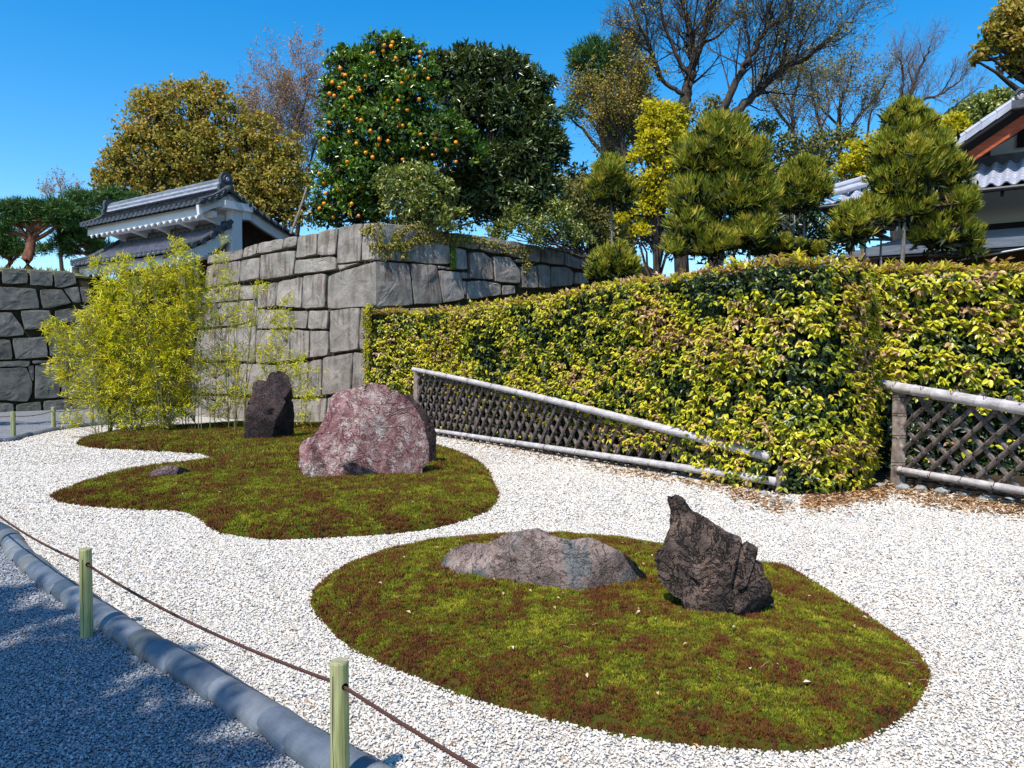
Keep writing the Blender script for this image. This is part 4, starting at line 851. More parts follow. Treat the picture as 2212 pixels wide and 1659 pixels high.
# ================================================================== BAMBOO AND TWIG FENCES
mt = NM('weathered_bamboo'); co = mt.coord(rnd=True); mt.col(mt.mix(.6, mt.ramp(mt.noise(co, 6, 8, .7), [(.3, (.30,.265,.25)), (.55, (.47,.43,.42)), (.75, (.60,.56,.55))]), mt.ramp(mt.noise(mt.coord(rnd=True, scale=(2, 2, 16)), 4, 6, .7), [(.35, .5), (.55, 1.1)]), 'MULTIPLY')).rough(.6, .3).bump(mt.noise(co, 30, 5), .5, .006); MAT['bamboo_rail'] = mt.m
MAT['twigs'] = simple('grey_brown_twig_bundle', (.145, .115, .10), .9, .1, .6, 14, .7, .006); MAT['ties'] = simple('black_brown_ties', (.02, .015, .012), .9, .1, .3)
MAT['twig_post'] = simple('twig_bundle_post', (.25, .20, .17), .9, .1, .6, 12, .7, .008)
def bamboo_rail(a, b, r0, r1, name, parent, node=.38, sagc=None):
    a = np.array(a); b = np.array(b); Lr = np.linalg.norm(b - a); mb = MB(); n = int(Lr / node); P, R = [], []
    for i in range(n + 1):
        for q, f in ((0, 1.0), (.04, 1.10), (.07, .98), (.5, 1.0), (.95, .98)):
            t = (i + q) / (n + 1); p = a * (1 - t) + b * t; p = p + (np.array(sagc) * 4 * t * (1 - t) if sagc is not None else 0); P.append(p); R.append((r0 * (1 - t) + r1 * t) * f)
    P.append(b); R.append(r1); mb.tube(P, R, 10, jit=.04); return mb.build(name, MAT['bamboo_rail'], parent, smooth=True)
def bundle(mb, a, b, r, n=5, seg=4, jit=.01):
    a = np.array(a); b = np.array(b); d = nrm(b - a); u = nrm(np.cross(d, (.3, .2, 1))); w = np.cross(d, u)
    for i in range(n):
        an = 2 * math.pi * i / n + .3; o_ = (math.cos(an) * u + math.sin(an) * w) * r * .55; t = np.linspace(-.01, 1.0 + RN.uniform(-.02, .02), seg)[:, None]; P = a + o_ + (b - a) * t + RN.normal(size=(seg, 3)) * jit * .5
        mb.tube(P, r * .52, 5, cap=False)
def tie_ring(mb, p, d, r):
    d = nrm(np.array(d)); u = nrm(np.cross(d, (.2, .1, 1))); w = np.cross(d, u); an = np.linspace(0, 2 * math.pi, 7)
    mb.tube([p + (math.cos(x) * u + math.sin(x) * w) * r + d * .004 * i for i, x in enumerate(an)], .0045, 4, cap=False)
# left fence: a lattice fence whose top rail comes down to the ground at its near end
f1a = G(902, 934); f1b = G(1668, 1062)
d1 = f1b - f1a; Lf = np.linalg.norm(d1); d1 = d1 / Lf; n1 = np.array([-d1[1], d1[0], 0]) * -1
if n1[1] > 0: n1 = -n1
def p1f(s, z, o=0): return f1a + d1 * s + n1 * o + np.array([0, 0, z])
zt0 = D(900, 800, f1a[1])[2]; 
def ztop(s): return zt0 + (.36 - zt0) * (s / Lf) ** 1.0
fr = thing('bamboo_fence', 'long twig lattice fence whose grey bamboo top rail slopes down to the hedge corner', 'fence', tuple(f1a))
bamboo_rail(p1f(-.15, zt0 + .02, .02), p1f(Lf + .0, .42, .05), .050, .060, 'top_rail', fr, .42, (0, 0, .05)); bamboo_rail(p1f(-.1, .10, .04), p1f(Lf + .1, .14, .06), .040, .052, 'bottom_rail', fr, .34)
mb = MB(); mb_p = p1f(-.02, 0); bundle(mb, mb_p, mb_p + np.array([0, 0, zt0 - .02]), .07, 9, 5); mb.build('post', MAT['twig_post'], fr)
mb = MB(); bundle(mb, p1f(Lf + .12, -.02), p1f(Lf + .14, .30), .06, 8, 4, .03); mb.build('post', MAT['twigs'], fr)
for q in (.25, .5, .75):
    mb = MB(); bundle(mb, p1f(Lf * q, -.02, -.06), p1f(Lf * q, ztop(Lf * q), -.06), .035, 6, 4); mb.build('inner_post', MAT['twigs'], fr)
ties = MB(); cell = .235; lean = 1.45
for fam, off in ((1, .0), (-1, -.045)):
    s0 = -1.4
    while s0 < Lf + 1.2:
        # slat rises with slope lean: s = s0 + fam*z/lean
        pts = []
        for z in np.linspace(.04, 1.5, 60):
            s = s0 + fam * z / lean
            if 0.02 <= s <= Lf and z < ztop(s) + .02: pts.append((s, z))
        if len(pts) > 3:
            (sa, za), (sb, zb) = pts[0], pts[-1]; mb = MB(); bundle(mb, p1f(sa, za, off), p1f(sb, zb, off), .026, 5, 4, .006); mb.build('slat', MAT['twigs'], fr)
            if fam == 1:
                nn = int((zb - za) / .16)
                for i in range(1, nn + 1):
                    t = i / (nn + 1); tie_ring(ties, p1f(sa + (sb - sa) * t, za + (zb - za) * t, off - .01), d1 * (sb - sa) + np.array([0, 0, zb - za]), .036)
        s0 += cell
for i in range(46):      # wispy brushwood strung along both rails
    s = RN.uniform(0, Lf - .8); top = i % 2; z = (ztop(s) - .05) if top else .05; L_ = RN.uniform(.4, 1.0); P = [p1f(s + L_ * k / 5, (ztop(s + L_ * k / 5) - .05 - RN.rand() * .04) if top else .02 + RN.rand() * .06, .07 + RN.rand() * .02) for k in range(6)]
    ties.tube(P, .006, 4, cap=False)
for q in np.linspace(.06, .96, 11): tie_ring(ties, p1f(Lf * q, ztop(Lf * q) + .04 * 4 * q * (1-q) + .03 * (1 - q), .03), d1, .075); tie_ring(ties, p1f(Lf * q, .12, .05), d1, .056)
ties.build('ties', MAT['ties'], fr)['kind'] = 'stuff'
# right fence
f2a = G(1940, 1047); bb = D(2212, 1075, 8.15); f2dir = nrm(np.array([bb[0] - f2a[0] , 8.15 - f2a[1] + .08, 0]))
n2 = np.array([f2dir[1], -f2dir[0], 0]); n2 = n2 if n2[1] < 0 else -n2
def p2f(s, z, o=0): return f2a + f2dir * s + n2 * o + np.array([0, 0, z])
fr2 = thing('bamboo_fence', 'tall twig lattice fence with thick bamboo top rail at the right edge', 'fence', tuple(f2a))
L2 = 4.2; z2a = D(1910, 833, f2a[1] + .1)[2]
def zt2(s): return z2a - .05 * s - .03 * s * s * .5
bamboo_rail(p2f(-.32, z2a + .02, .05), p2f(L2, zt2(L2), .05), .066, .068, 'top_rail', fr2, .30); bamboo_rail(p2f(.05, .20, .05), p2f(L2, .16, .05), .042, .048, 'bottom_rail', fr2, .33)
mb = MB(); bundle(mb, p2f(0, 0), p2f(.0, z2a - .03), .075, 13, 6, .012); bundle(mb, p2f(0, 0), p2f(.0, z2a - .03), .04, 5, 6, .012); po = mb.build('post', MAT['twig_post'], fr2)
tb = MB()
for z in (.28, .62, .9, 1.1): tie_ring(tb, p2f(0, z), (0, 0, 1), .105)
ties = MB(); cell = .30; lean = .95
for fam, off in ((1, .0), (-1, -.06)):
    s0 = -2.2
    while s0 < L2 + 1.6:
        pts = [(s0 + fam * z / lean, z) for z in np.linspace(.12, 1.4, 60)]; pts = [(s, z) for s, z in pts if .08 <= s <= L2 and z < zt2(s) + .02]
        if len(pts) > 3:
            (sa, za), (sb, zb) = pts[0], pts[-1]; mb = MB(); bundle(mb, p2f(sa, za, off), p2f(sb, zb, off), .027, 6, 5, .007); mb.build('slat', MAT['twigs'], fr2)
            if fam == 1:
                k = int(math.hypot(sb - sa, zb - za) / .2)
                for i in range(1, k + 1):
                    t = i / (k + 1.); p = p2f(sa + (sb - sa) * t, za + (zb - za) * t, off); tie_ring(ties, p, f2dir * (sb - sa) + np.array([0, 0, zb - za]), .036)
                    ties.tube([p + n2 * .035, p + n2 * .05 - upz * .03 + f2dir * .012, p + n2 * .045 - upz * .06], .003, 4, cap=False)
        s0 += cell
for i in range(40):
    s = RN.uniform(-.1, L2 - .8); top = i % 2; z = (zt2(s) - .07) if top else .08; L_ = RN.uniform(.4, 1.1); ties.tube([p2f(s + L_ * k / 5, z - .012 * k * top + RN.uniform(-.03, .02), .06 + RN.rand() * .03) for k in range(6)], .005, 4, cap=False)
for s in np.linspace(.0, 3.6, 10): tie_ring(ties, p2f(s, zt2(s) + .01, .05), f2dir, .072); tie_ring(ties, p2f(s + .1, .19, .05), f2dir, .05)
tb.build('post_ties', MAT['ties'], fr2)['kind'] = 'stuff'; ties.build('ties', MAT['ties'], fr2)['kind'] = 'stuff'
# a few leafy shoots poking through the lattices
# ================================================================== SHRUBS AND BAMBOO
def shrub(name, label, cat, d, B, n, L, Wd, mat, base_px=None, r0=.03, **kw):
    BB = blobs(d, B); gz = kw.pop('gz', 0.0); c = BB[-1][0]; base = np.array([c[0], c[1], gz]); root = thing(name, label, cat, tuple(base)); bark = kw.pop('bark', MAT['bark']); grp = kw.pop('group', None)
    if grp: root['group'] = grp
    crown('crown', BB, n, L, Wd, mat, root, **kw)
    mb = MB()
    for cc, r in BB:
        for _ in range(3):
            tg = cc + rdir(1)[0] * r * .6; t = np.linspace(0, 1, 6)[:, None]; P = (base + RN.normal(size=3) * np.array([.05, .05, 0])) * (1 - t) + tg * t; P[1:-1] += RN.normal(size=(4, 3)) * .04; mb.tube(P, np.linspace(r0, r0 * .25, 6), 5, cap=False)
    mb.build('stems', bark, root); return root
MAT['boxleaf'] = leafmat('bright_small_leaves', [(0, (.02,.06,.012)), (.5, (.06,.16,.02)), (1, (.16,.30,.03))], .35, .25, .5)
shrub('round_bush', 'small bright green bush tucked between the stone wall, hedge and start of the bamboo fence', 'bush', 17.0, [(845,818,28),(870,840,24),(836,845,22),(862,868,22)], 5200, .05, .028, MAT['boxleaf'])
MAT['bamboo_leaf'] = leafmat('bamboo_leaves', [(0, (.10,.17,.015)), (.25, (.38,.42,.02)), (.6, (.66,.60,.02)), (.88, (.72,.58,.04)), (1, (.60,.38,.06))], .4, .35, .4)
MAT['culm'] = simple('bamboo_culm', (.17, .155, .055), .5, .3, .35, 3, .1, .002)
def bamboo(label, d, B, feet, tops, nfan, grp, sx=1.0):
    BB = blobs(d, B); base = G(*feet[0]); root = thing('bamboo_clump', label, 'bamboo', tuple(base), grp)
    w = np.array([r ** 2.1 for _, r in BB]); w /= w.sum(); C = []
    for (c, r), f in zip(BB, w):
        k = int(nfan * f) + 1; C.append(c + rdir(k) * (r * RN.rand(k) ** .42)[:, None] * np.array([1, .9, 1]))
    C = np.vstack(C); k = len(C); ft = np.array([G(*p) for p in feet])
    # culms
    TP = [D(x, y, d + RN.uniform(-.6, .6)) for x, y in tops]; SG = []
    for i, tp in enumerate(TP):
        j = int(np.argmin(np.linalg.norm(ft[:, :2] - tp[:2], axis=1) + RN.rand(len(ft)) * .6)); a = ft[j] + np.array([RN.normal() * .04, RN.normal() * .04, .02]); t = np.linspace(0, 1, 11)[:, None]; P = a * (1 - t) + tp * t
        lat = (tp - a) * np.array([1, 1, 0]); P = a + np.array([0, 0, 1.]) * ((tp - a)[2] * t) + lat * t ** 2.0
        mb = MB(); mb.tube(P, np.linspace(.0085, .0035, 11), 6, cap=False)
        mb.build('culm', MAT['culm'], root); SG.append(P)
    SP = np.vstack(SG)
    # twigs: from the culm to each leaf fan
    A = np.zeros_like(C)
    for i0 in range(0, k, 500):
        c = C[i0:i0+500]; tgt = c - np.array([0, 0, .25]); dd_ = np.linalg.norm(SP[None] - tgt[:, None], axis=2); A[i0:i0+500] = SP[dd_.argmin(1)]
    ln = np.linalg.norm(C - A, axis=1); nd = nrm(C - A); A2 = C - nd * np.minimum(ln, .55)[:, None]
    V, F = prisms(A2, C, np.full(k, .0032), np.full(k, .0018), 3); mk('twigs', V, F, MAT['culm'], root)['kind'] = 'stuff'
    q = 6; Cq = np.repeat(C, q, 0); kk = len(Cq); hz = nrm((C - np.mean(SP, 0)) * np.array([1, 1, 0])); outd = nrm(nd * .6 + hz * .5 + rdir(k) * .5)
    dr = np.repeat(outd, q, 0) * .8 + rdir(kk) * .85 + np.array([0, 0, -.12]); Ls = .115 * (.6 + .7 * RN.rand(kk)); off = rdir(kk) * .05
    tt = np.repeat(np.clip(.5 + .22 * RN.normal(size=k), 0, 1), q) * .7 + .3 * RN.rand(kk)
    V, F = leafmesh(Cq + off, dr, nrm(rdir(kk) + np.array([0, 0, 1.2])), Ls, .0195 * np.ones(kk), .15, .12); print('bamboo', len(F))
    mk('leaves', V, F, MAT['bamboo_leaf'], root, attr=np.repeat(tt, 4))['kind'] = 'stuff'
    return root
feetL = [(215,952),(240,945),(262,962),(285,950),(300,935),(318,958),(335,940),(352,950),(370,932),(385,955),(400,940),(300,968),(345,965),(415,930),(430,948)]
feetR = [(450,928),(468,940),(485,925),(500,938),(515,926),(528,944),(470,922),(492,945),(508,950),(455,948),(545,930),(590,925),(610,930),(660,922)]
topsL = [(250,560),(290,600),(330,590),(375,500),(390,545),(420,540),(350,560),(270,570),(225,570),(200,640),(180,660),(150,700),(100,690),(90,720),(140,760),(300,640),(320,700),(370,650),(400,620),(240,680),(260,720),(210,780),(150,820),(140,880),(340,760),(430,600),(280,800),(380,720),(410,700),(235,620)]
topsR = [(480,500),(500,560),(495,620),(520,650),(560,590),(555,640),(590,650),(620,610),(625,640),(460,600),(640,720),(690,800),(570,700),(540,720),(600,760),(520,760),(480,700),(650,780)]
bamboo('dense bushy clump of bright yellow green bamboo in front of the white gate', 15.3, [(262,612,52),(232,650,40),(330,600,44),(385,545,20),(376,520,12),(398,590,46),(420,640,40),(250,700,66),(330,690,78),(400,700,50),(190,700,34),(120,715,30),(160,740,34),(215,780,62),(300,790,84),(380,790,66),(140,800,34),(240,860,56),(320,880,66),(390,870,42),(170,850,30),(270,920,34),(350,925,30),(160,905,22),(210,570,16),(270,560,16)], feetL, topsL, 4300, 'bamboo clumps beside the standing rock')
bamboo('sparse airy clump of slender bamboo stems against the stone wall, left of the standing rock', 15.6, [(480,560,22),(484,520,10),(490,620,38),(470,690,44),(530,680,34),(558,625,20),(600,700,38),(620,650,16),(585,770,44),(640,790,34),(500,780,50),(450,780,38),(540,850,40),(480,860,44),(600,840,40),(660,850,32),(650,900,20),(690,800,10),(430,850,30)], feetR, topsR, 950, 'bamboo clumps beside the standing rock')
# ================================================================== LITTER
MAT['dead'] = leafmat('fallen_dry_leaves', [(0, (.16,.07,.03)), (.4, (.34,.18,.08)), (.75, (.50,.33,.18)), (1, (.62,.52,.40))], .7, .1, .1)
Q = []
for (x0, y0, x1, y1, n, sp_) in ((1560,1052,1700,1092,420,14),(1740,1085,1910,1060,1500,15),(1910,1060,2212,1100,900,12),(1300,1010,1560,1052,360,7),(960,945,1300,1010,260,5),(2000,1090,2212,1108,160,8)):
    for _ in range(n): t = RN.rand(); Q.append(G(x0 + (x1-x0)*t + RN.normal()*8, y0 + (y1-y0)*t + RN.normal() * sp_ * .75, .012))
Q = np.array(Q); Q[:, 2] = .008 + RN.rand(len(Q)) * .02; k = len(Q)
foliage('fallen_leaves', Q, rdir(k) * np.array([1, 1, .25]), np.tile([[0, 0, 1.]], (k, 1)) + rdir(k) * .5, .05 + .03 * RN.rand(k), .028, MAT['dead'], None, RN.rand(k), .3, .2)
Q = frustum_pts(16, 2.4, 14); Q = Q[white_test(Q)]; Q[:, 2] = .012; k = len(Q)
foliage('scattered_debris', Q, rdir(k) * np.array([1, 1, .15]), np.tile([[0, 0, 1.]], (k, 1)) + rdir(k) * .4, .02 + .03 * RN.rand(k), .011, MAT['dead'], None, RN.rand(k) * .8, .3, .2)
# pale petals, leaves and pine needles lying on the moss
A_, B_, Pp = [], [], []
for poly, wh, n in ((M2, 2, 150), (M1, 1, 120)):
    x0, y0 = poly[:, :2].min(0); x1, y1 = poly[:, :2].max(0)
    Q = np.stack([RN.uniform(x0, x1, n * 4), RN.uniform(y0, y1, n * 4), np.zeros(n * 4)], 1); Q = Q[inpoly(Q, poly)][:n]
    for i, p in enumerate(Q):
        z = mz(p, wh) + .022
        if i % 2: Pp.append((p[0], p[1], z))
        else:
            d = rdir(1)[0] * np.array([1, 1, .15]); A_.append((p[0], p[1], z)); B_.append(np.array([p[0], p[1], z + .006]) + nrm(d) * RN.uniform(.03, .075))
V, F = prisms(A_, B_, np.full(len(A_), .0013), np.full(len(A_), .0009), 3); MAT['needle'] = simple('dry_needle', (.42, .30, .15), .8, .1); tag(mk('fallen_needles', V, F, MAT['needle']), kind='stuff')
Pp = np.array(Pp); k = len(Pp); foliage('fallen_petals', Pp, rdir(k) * np.array([1, 1, .3]), np.tile([[0, 0, 1.]], (k, 1)) + rdir(k) * .5, .022 + .02 * RN.rand(k), .016, MAT['dead'], None, .6 + .4 * RN.rand(k), .3, .2)
# grass tufts round the standing rock
Q = np.array([G(RN.uniform(480, 720), RN.uniform(948, 985), .08) for _ in range(1500)]); k = len(Q)
MAT['fresh'] = leafmat('fresh_grass', [(0, (.10,.14,.02)), (1, (.34,.36,.05))], .6, .3, .2)
foliage('grass_tufts', Q, rdir(k) * .7 + np.array([0, 0, 1]), rdir(k), .07 + .06 * RN.rand(k), .010, MAT['fresh'], None, RN.rand(k))
# ================================================================== TREES
LM = MAT
LM['orange_leaf'] = leafmat('citrus_leaves', [(0, (.018,.05,.010)), (.4, (.055,.14,.015)), (.75, (.18,.28,.02)), (1, (.36,.42,.04))], .28, .18, .6)
LM['loquat_leaf'] = leafmat('loquat_leaves', [(0, (.025,.045,.014)), (.5, (.07,.11,.03)), (.85, (.21,.26,.07)), (1, (.36,.38,.13))], .3, .12, .6)
LM['shrub_leaf'] = leafmat('yellow_green_leaves', [(0, (.06,.09,.02)), (.5, (.20,.24,.05)), (1, (.42,.42,.09))], .3, .25, .6)
LM['bronze'] = leafmat('bronze_young_leaves', [(0, (.12,.12,.025)), (.35, (.27,.24,.04)), (.68, (.42,.33,.06)), (.85, (.48,.25,.07)), (1, (.52,.45,.10))], .6, .3, .2)
LM['rusty'] = leafmat('rusty_buds', [(0, (.30,.17,.09)), (1, (.52,.34,.20))], .7, .3, .1)
LM['pine'] = leafmat('pine_needles', [(0, (.02,.05,.018)), (.5, (.05,.12,.025)), (1, (.15,.24,.05))], .5, .1, .3)
LM['maple'] = leafmat('yellow_maple_leaves', [(0, (.30,.30,.015)), (.6, (.55,.48,.02)), (1, (.70,.60,.05))], .5, .4, .2)
LM['cedar'] = leafmat('cedar_sprays', [(0, (.05,.08,.015)), (.25, (.16,.20,.02)), (.6, (.38,.38,.035)), (.88, (.52,.42,.06)), (1, (.56,.34,.08))], .55, .2, .25)
LM['dark'] = leafmat('dark_evergreen_leaves', [(0, (.012,.028,.010)), (.6, (.04,.07,.022)), (1, (.12,.15,.05))], .35, .12, .5)
LM['olive'] = leafmat('olive_leaves', [(0, (.07,.08,.02)), (.5, (.19,.19,.05)), (1, (.40,.33,.10))], .5, .25, .3)
def tree(name, label, d, B, n, L, Wd, mat, foot, gz, r0=.15, bark='bark', forkf=.45, group=None, extra=2, inner=0, **kw):
    BB = blobs(d, B); f = D(foot[0], foot[1], d); base = np.array([f[0], f[1], gz]); root = thing(name, label, 'tree', tuple(base), group)
    cen = np.mean([c for c, r in BB], 0); lowz = min(c[2] - r for c, r in BB); fork = base * (1 - forkf) + cen * forkf; fork[2] = max(gz + .6, lowz + (cen[2] - lowz) * .3)
    limbs_to(BB, base - np.array([0, 0, .3]), r0, fork, root, MAT[bark], extra=extra)
    o = crown('crown', BB, n, L, Wd, mat, root, **kw)
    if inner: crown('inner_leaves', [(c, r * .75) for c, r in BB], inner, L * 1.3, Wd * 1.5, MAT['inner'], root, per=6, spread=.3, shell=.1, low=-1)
    return root, BB
ZG = 4.25
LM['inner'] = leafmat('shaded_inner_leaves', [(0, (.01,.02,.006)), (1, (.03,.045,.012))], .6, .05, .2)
# orange tree
ot, OB = tree('orange_tree', 'tall dense citrus tree full of oranges above the corner of the stone wall', 20.0, [(760,160,52),(830,135,52),(890,150,46),(735,215,44),(800,220,70),(880,220,60),(745,290,52),(820,310,80),(905,300,62),(725,360,44),(790,390,70),(960,300,50),(1000,330,44),(720,430,42),(700,465,30),(770,455,48),(880,380,60),(740,130,26),(850,108,30),(930,180,34)], 31000, .12, .055, LM['orange_leaf'], (800,470), ZG, .12, per=22, spread=.12, rnd=.9, out=.7, up=.35, shell=.7, inner=7000)
fm = simple('orange_peel', (.80, .27, .008), .45, .4, .12, 6, .2, .004); fv, ff = ico(2); first = None
fr_px = [(830,98),(848,92),(877,96),(855,126),(735,148),(777,196),(746,163),(790,165),(828,110),(845,100),(908,113),(917,150),(870,152),(880,168),(760,210),(718,178),(712,202),(744,180),(733,190),(722,207),(775,190),(712,265),(687,260),(755,285),(800,283),(830,250),(848,235),(880,238),(862,270),(870,272),(908,290),(940,300),(915,320),(985,308),(965,325),(935,335),(910,340),(790,330),(750,350),(825,385),(703,418),(730,410),(760,440),(700,440),(690,450),(720,470),(755,462),(860,218),(905,215),(895,165),(925,170),(820,300),(838,305),(770,310),(690,375),(700,395),(868,180),(940,205),(780,260),(985,350),(805,340),(870,345),(745,230),(700,300)]
for i in range(112):
    x, y = fr_px[i] if i < len(fr_px) else (RN.uniform(690, 980), RN.uniform(110, 470))
    ray_ = ray(x, y); o_ = np.array([0, 0, CAMZ]); best = None
    for c, r in OB:
        dd_ = nrm(ray_); b = (c - o_) @ dd_; q = np.linalg.norm(o_ + dd_ * b - c)
        if q < r * .97: t = b - math.sqrt(r * r - q * q) * 1.08 - .03; best = t if best is None else min(best, t)
    if best is None: continue
    p = o_ + nrm(ray_) * (best + (0 if i < len(fr_px) else RN.uniform(.1, .5)))
    if first is None: first = mk('orange', fv * .05, ff, fm, ot, smooth=True, loc=p, world=False, org=np.zeros(3))
    else: inst(first, ot, p, RN.uniform(0, 3, 3), (1, 1, RN.uniform(.85, 1)) if i % 3 else (1.1, 1.1, 1.0))
tree('loquat_tree', 'dark broad leaved evergreen with long drooping leaves right of the orange tree', 21.0, [(985,165,44),(1040,160,50),(1100,170,48),(1150,190,34),(1020,240,56),(1100,250,60),(1165,260,42),(1190,330,40),(1130,340,60),(1060,370,56),(1150,420,56),(1080,440,50),(1000,430,52),(1200,300,20),(1180,185,18),(1000,120,20),(950,140,22)], 22000, .17, .055, LM['loquat_leaf'], (1080,470), ZG, .14, per=12, spread=.09, rnd=.4, out=.55, radial=.9, up=.15, droop=.2, shell=.62, inner=6000)
shrub('leafy_shrub', 'yellow green glossy shrub on top of the wall corner below the oranges', 'shrub', 18.6, [(850,400,36),(905,395,38),(950,420,34),(870,440,42),(940,460,38),(985,480,28),(900,475,30)], 6000, .10, .045, LM['shrub_leaf'], gz=ZG, per=16, spread=.16, group='shrubs on top of the central stone wall')
shrub('leafy_shrub', 'thin shrub with pale yellow young leaves over the right face of the central wall', 'shrub', 20.5, [(1080,500,26),(1120,480,30),(1160,500,26),(1200,470,34),(1235,505,28),(1170,520,20),(1260,520,22)], 5200, .09, .04, LM['shrub_leaf'], gz=ZG, per=14, spread=.2, group='shrubs on top of the central stone wall')
shrub('leafy_shrub', 'dark green shrub mixed with brown leaves at the far end of the central wall', 'shrub', 23.5, [(1200,420,36),(1260,440,44),(1240,490,44),(1300,480,40),(1180,460,30),(1330,520,36),(1290,400,30)], 7500, .11, .05, LM['olive'], gz=ZG, per=16, spread=.2, group='shrubs on top of the central stone wall')
# big bronze trees
tree('bronze_tree', 'broad tall tree with bronze and yellow young foliage behind the gate roof', 38, [(290,330,56),(330,270,62),(390,240,60),(450,215,44),(490,255,50),(370,330,74),(450,330,74),(540,340,60),(270,400,50),(350,410,60),(440,420,64),(530,420,64),(600,400,56),(240,370,34),(560,290,44),(620,330,40),(600,460,50),(500,470,60),(230,420,30),(410,210,28),(300,300,30),(330,225,34),(265,340,34),(640,400,44),(600,360,40),(560,440,50),(330,480,50),(400,480,60),(650,460,40),(215,395,24)], 46000, .17, .10, LM['bronze'], (470,560), 3.0, .38, per=20, spread=.12, shell=.35, extra=6, rnd=1.2)
# pines on the bank
tree('garden_pine', 'red trunked pine with spreading branches on the bank, leftmost beside a smaller pine', 30, [(10,455,26),(45,450,26),(85,452,26),(125,450,26),(150,465,22),(60,475,22),(20,480,22),(120,480,20),(155,490,16),(98,460,20),(5,500,12)], 16000, .20, .028, LM['pine'], (68,566), 4.6, .20, 'bark_red', per=26, spread=.13, rnd=.6, out=.1, radial=1.0, up=.5, flat=.6, shell=.2, droop=0, forkf=.1, group='pines on the bank behind the left wall')
tree('garden_pine', 'dense green pine between the red trunked pine and the gate roof', 31, [(170,430,26),(200,440,30),(250,425,26),(285,435,24),(160,465,26),(200,480,34),(240,470,28),(150,510,28),(190,520,34),(220,540,24),(150,545,22),(270,450,20),(130,525,20)], 19000, .20, .028, LM['pine'], (205,575), 4.9, .17, 'bark_red', per=26, spread=.13, rnd=.6, out=.1, radial=1.0, up=.5, flat=.65, shell=.25, droop=0, group='pines on the bank behind the left wall')
tree('garden_pine', 'smaller dark pine at the left edge of the photo, low on the bank', 33, [(-15,500,26),(15,505,22),(-5,535,26),(30,528,20),(50,545,18),(10,550,16),(100,540,16)], 10000, .20, .028, LM['pine'], (12,572), 4.8, .12, 'bark_red', per=40, spread=.2, rnd=.6, out=.1, radial=1.0, up=.5, flat=.6, shell=.25, droop=0, group='pines on the bank behind the left wall')
tree('tall_pine', 'tall dark green pine standing before the bare trees, right of the loquat', 34, [(1258,130,26),(1285,110,24),(1245,155,18),(1300,140,30),(1340,110,26),(1365,95,18),(1320,170,30),(1270,185,24),(1360,150,26),(1250,225,22),(1230,250,18),(1300,240,26),(1390,190,24),(1375,240,26),(1340,280,30),(1420,260,24)], 22000, .22, .035, LM['pine'], (1335,480), 2.0, .26, per=36, spread=.22, rnd=.7, out=.3, radial=.9, up=.5, shell=.4, droop=0)
# maples
tree('yellow_maple', 'bright yellow maple in young leaf left of the big cedar', 19, [(1410,245,26),(1440,255,30),(1400,280,24),(1450,300,34),(1410,320,34),(1385,345,22),(1440,370,36),(1400,400,30),(1450,430,36),(1400,450,26),(1350,470,16),(1380,500,20),(1465,250,18)], 11500, .085, .06, LM['maple'], (1430,560), 0.0, .09, per=22, spread=.22, rnd=1.2, shell=.3, extra=3)
tree('yellow_maple', 'small yellow maple showing between the far cedar and the house roof', 24, [(1850,330,26),(1880,350,28),(1830,365,24),(1895,310,20),(1910,340,18),(1860,390,22)], 4200, .10, .07, LM['maple'], (1860,500), 0, .09, per=22, spread=.22, rnd=1.2, shell=.3)
tree('yellow_maple', 'yellow maple top peeping over the house roof behind the right cedar', 26, [(2040,280,24),(2065,268,20),(2020,300,20),(2085,280,14)], 2600, .10, .07, LM['maple'], (2060,420), 0, .09, per=22, spread=.22, rnd=1.2, shell=.3)
# cedars (lollipop pruned cryptomeria)
ck = dict(per=20, spread=.085, rnd=.30, out=.35, radial=.6, up=.85, shell=.42, droop=.0, fold=.3, tv=.25)
def cedar(label, d, B, n, foot, trunks, L=.26, **kw):
    BB = [(c, r * .80) for c, r in blobs(d, B)]; main = list(BB); BB += [(c + nrm(np.array([q[0], q[1] * .8, abs(q[2]) * 1.1 - .15])) * r * 1.08, r * RN.uniform(.22, .38)) for c, r in main for q in rdir(6)]; base = np.array([D(foot[0], foot[1], d)[0], d, 0.]); root = thing('pruned_cedar', label, 'cedar tree', tuple(base), 'pruned cedars behind the hedge'); a = dict(ck); a.update(kw)
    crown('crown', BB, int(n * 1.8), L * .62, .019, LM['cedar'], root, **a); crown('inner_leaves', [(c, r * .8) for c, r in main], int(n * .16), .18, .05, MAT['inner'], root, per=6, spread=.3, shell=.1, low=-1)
    for (x0, y0, x1, y1, r) in trunks:
        p = D(x0, y0, d + RN.uniform(-.1, .2)); q = D(x1, y1, d + RN.uniform(-.1, .2)); p[2] = 0 if y0 > 540 else p[2]; t = np.linspace(0, 1, 7)[:, None]; P = p * (1 - t) + q * t; P[1:-1, 0] += RN.normal(size=5) * .02
        mb = MB(); mb.tube(P, np.linspace(r, r * .55, 7), 8, jit=.1); mb.build('trunk', MAT['bark_pale'], root, smooth=True)
    ctr = BB[0][0]; A_, B2 = [], []
    for c, r in BB:
        s = np.array([c[0] * .3 + ctr[0] * .7, c[1] * .3 + ctr[1] * .7, c[2] - r * .5])
        for _ in range(5): A_.append(s); B2.append(c + rdir(1)[0] * r * .6)
    V, F = prisms(A_, B2, np.full(len(A_), .03), np.full(len(A_), .012), 5); mk('limbs', V, F, MAT['bark'], root)
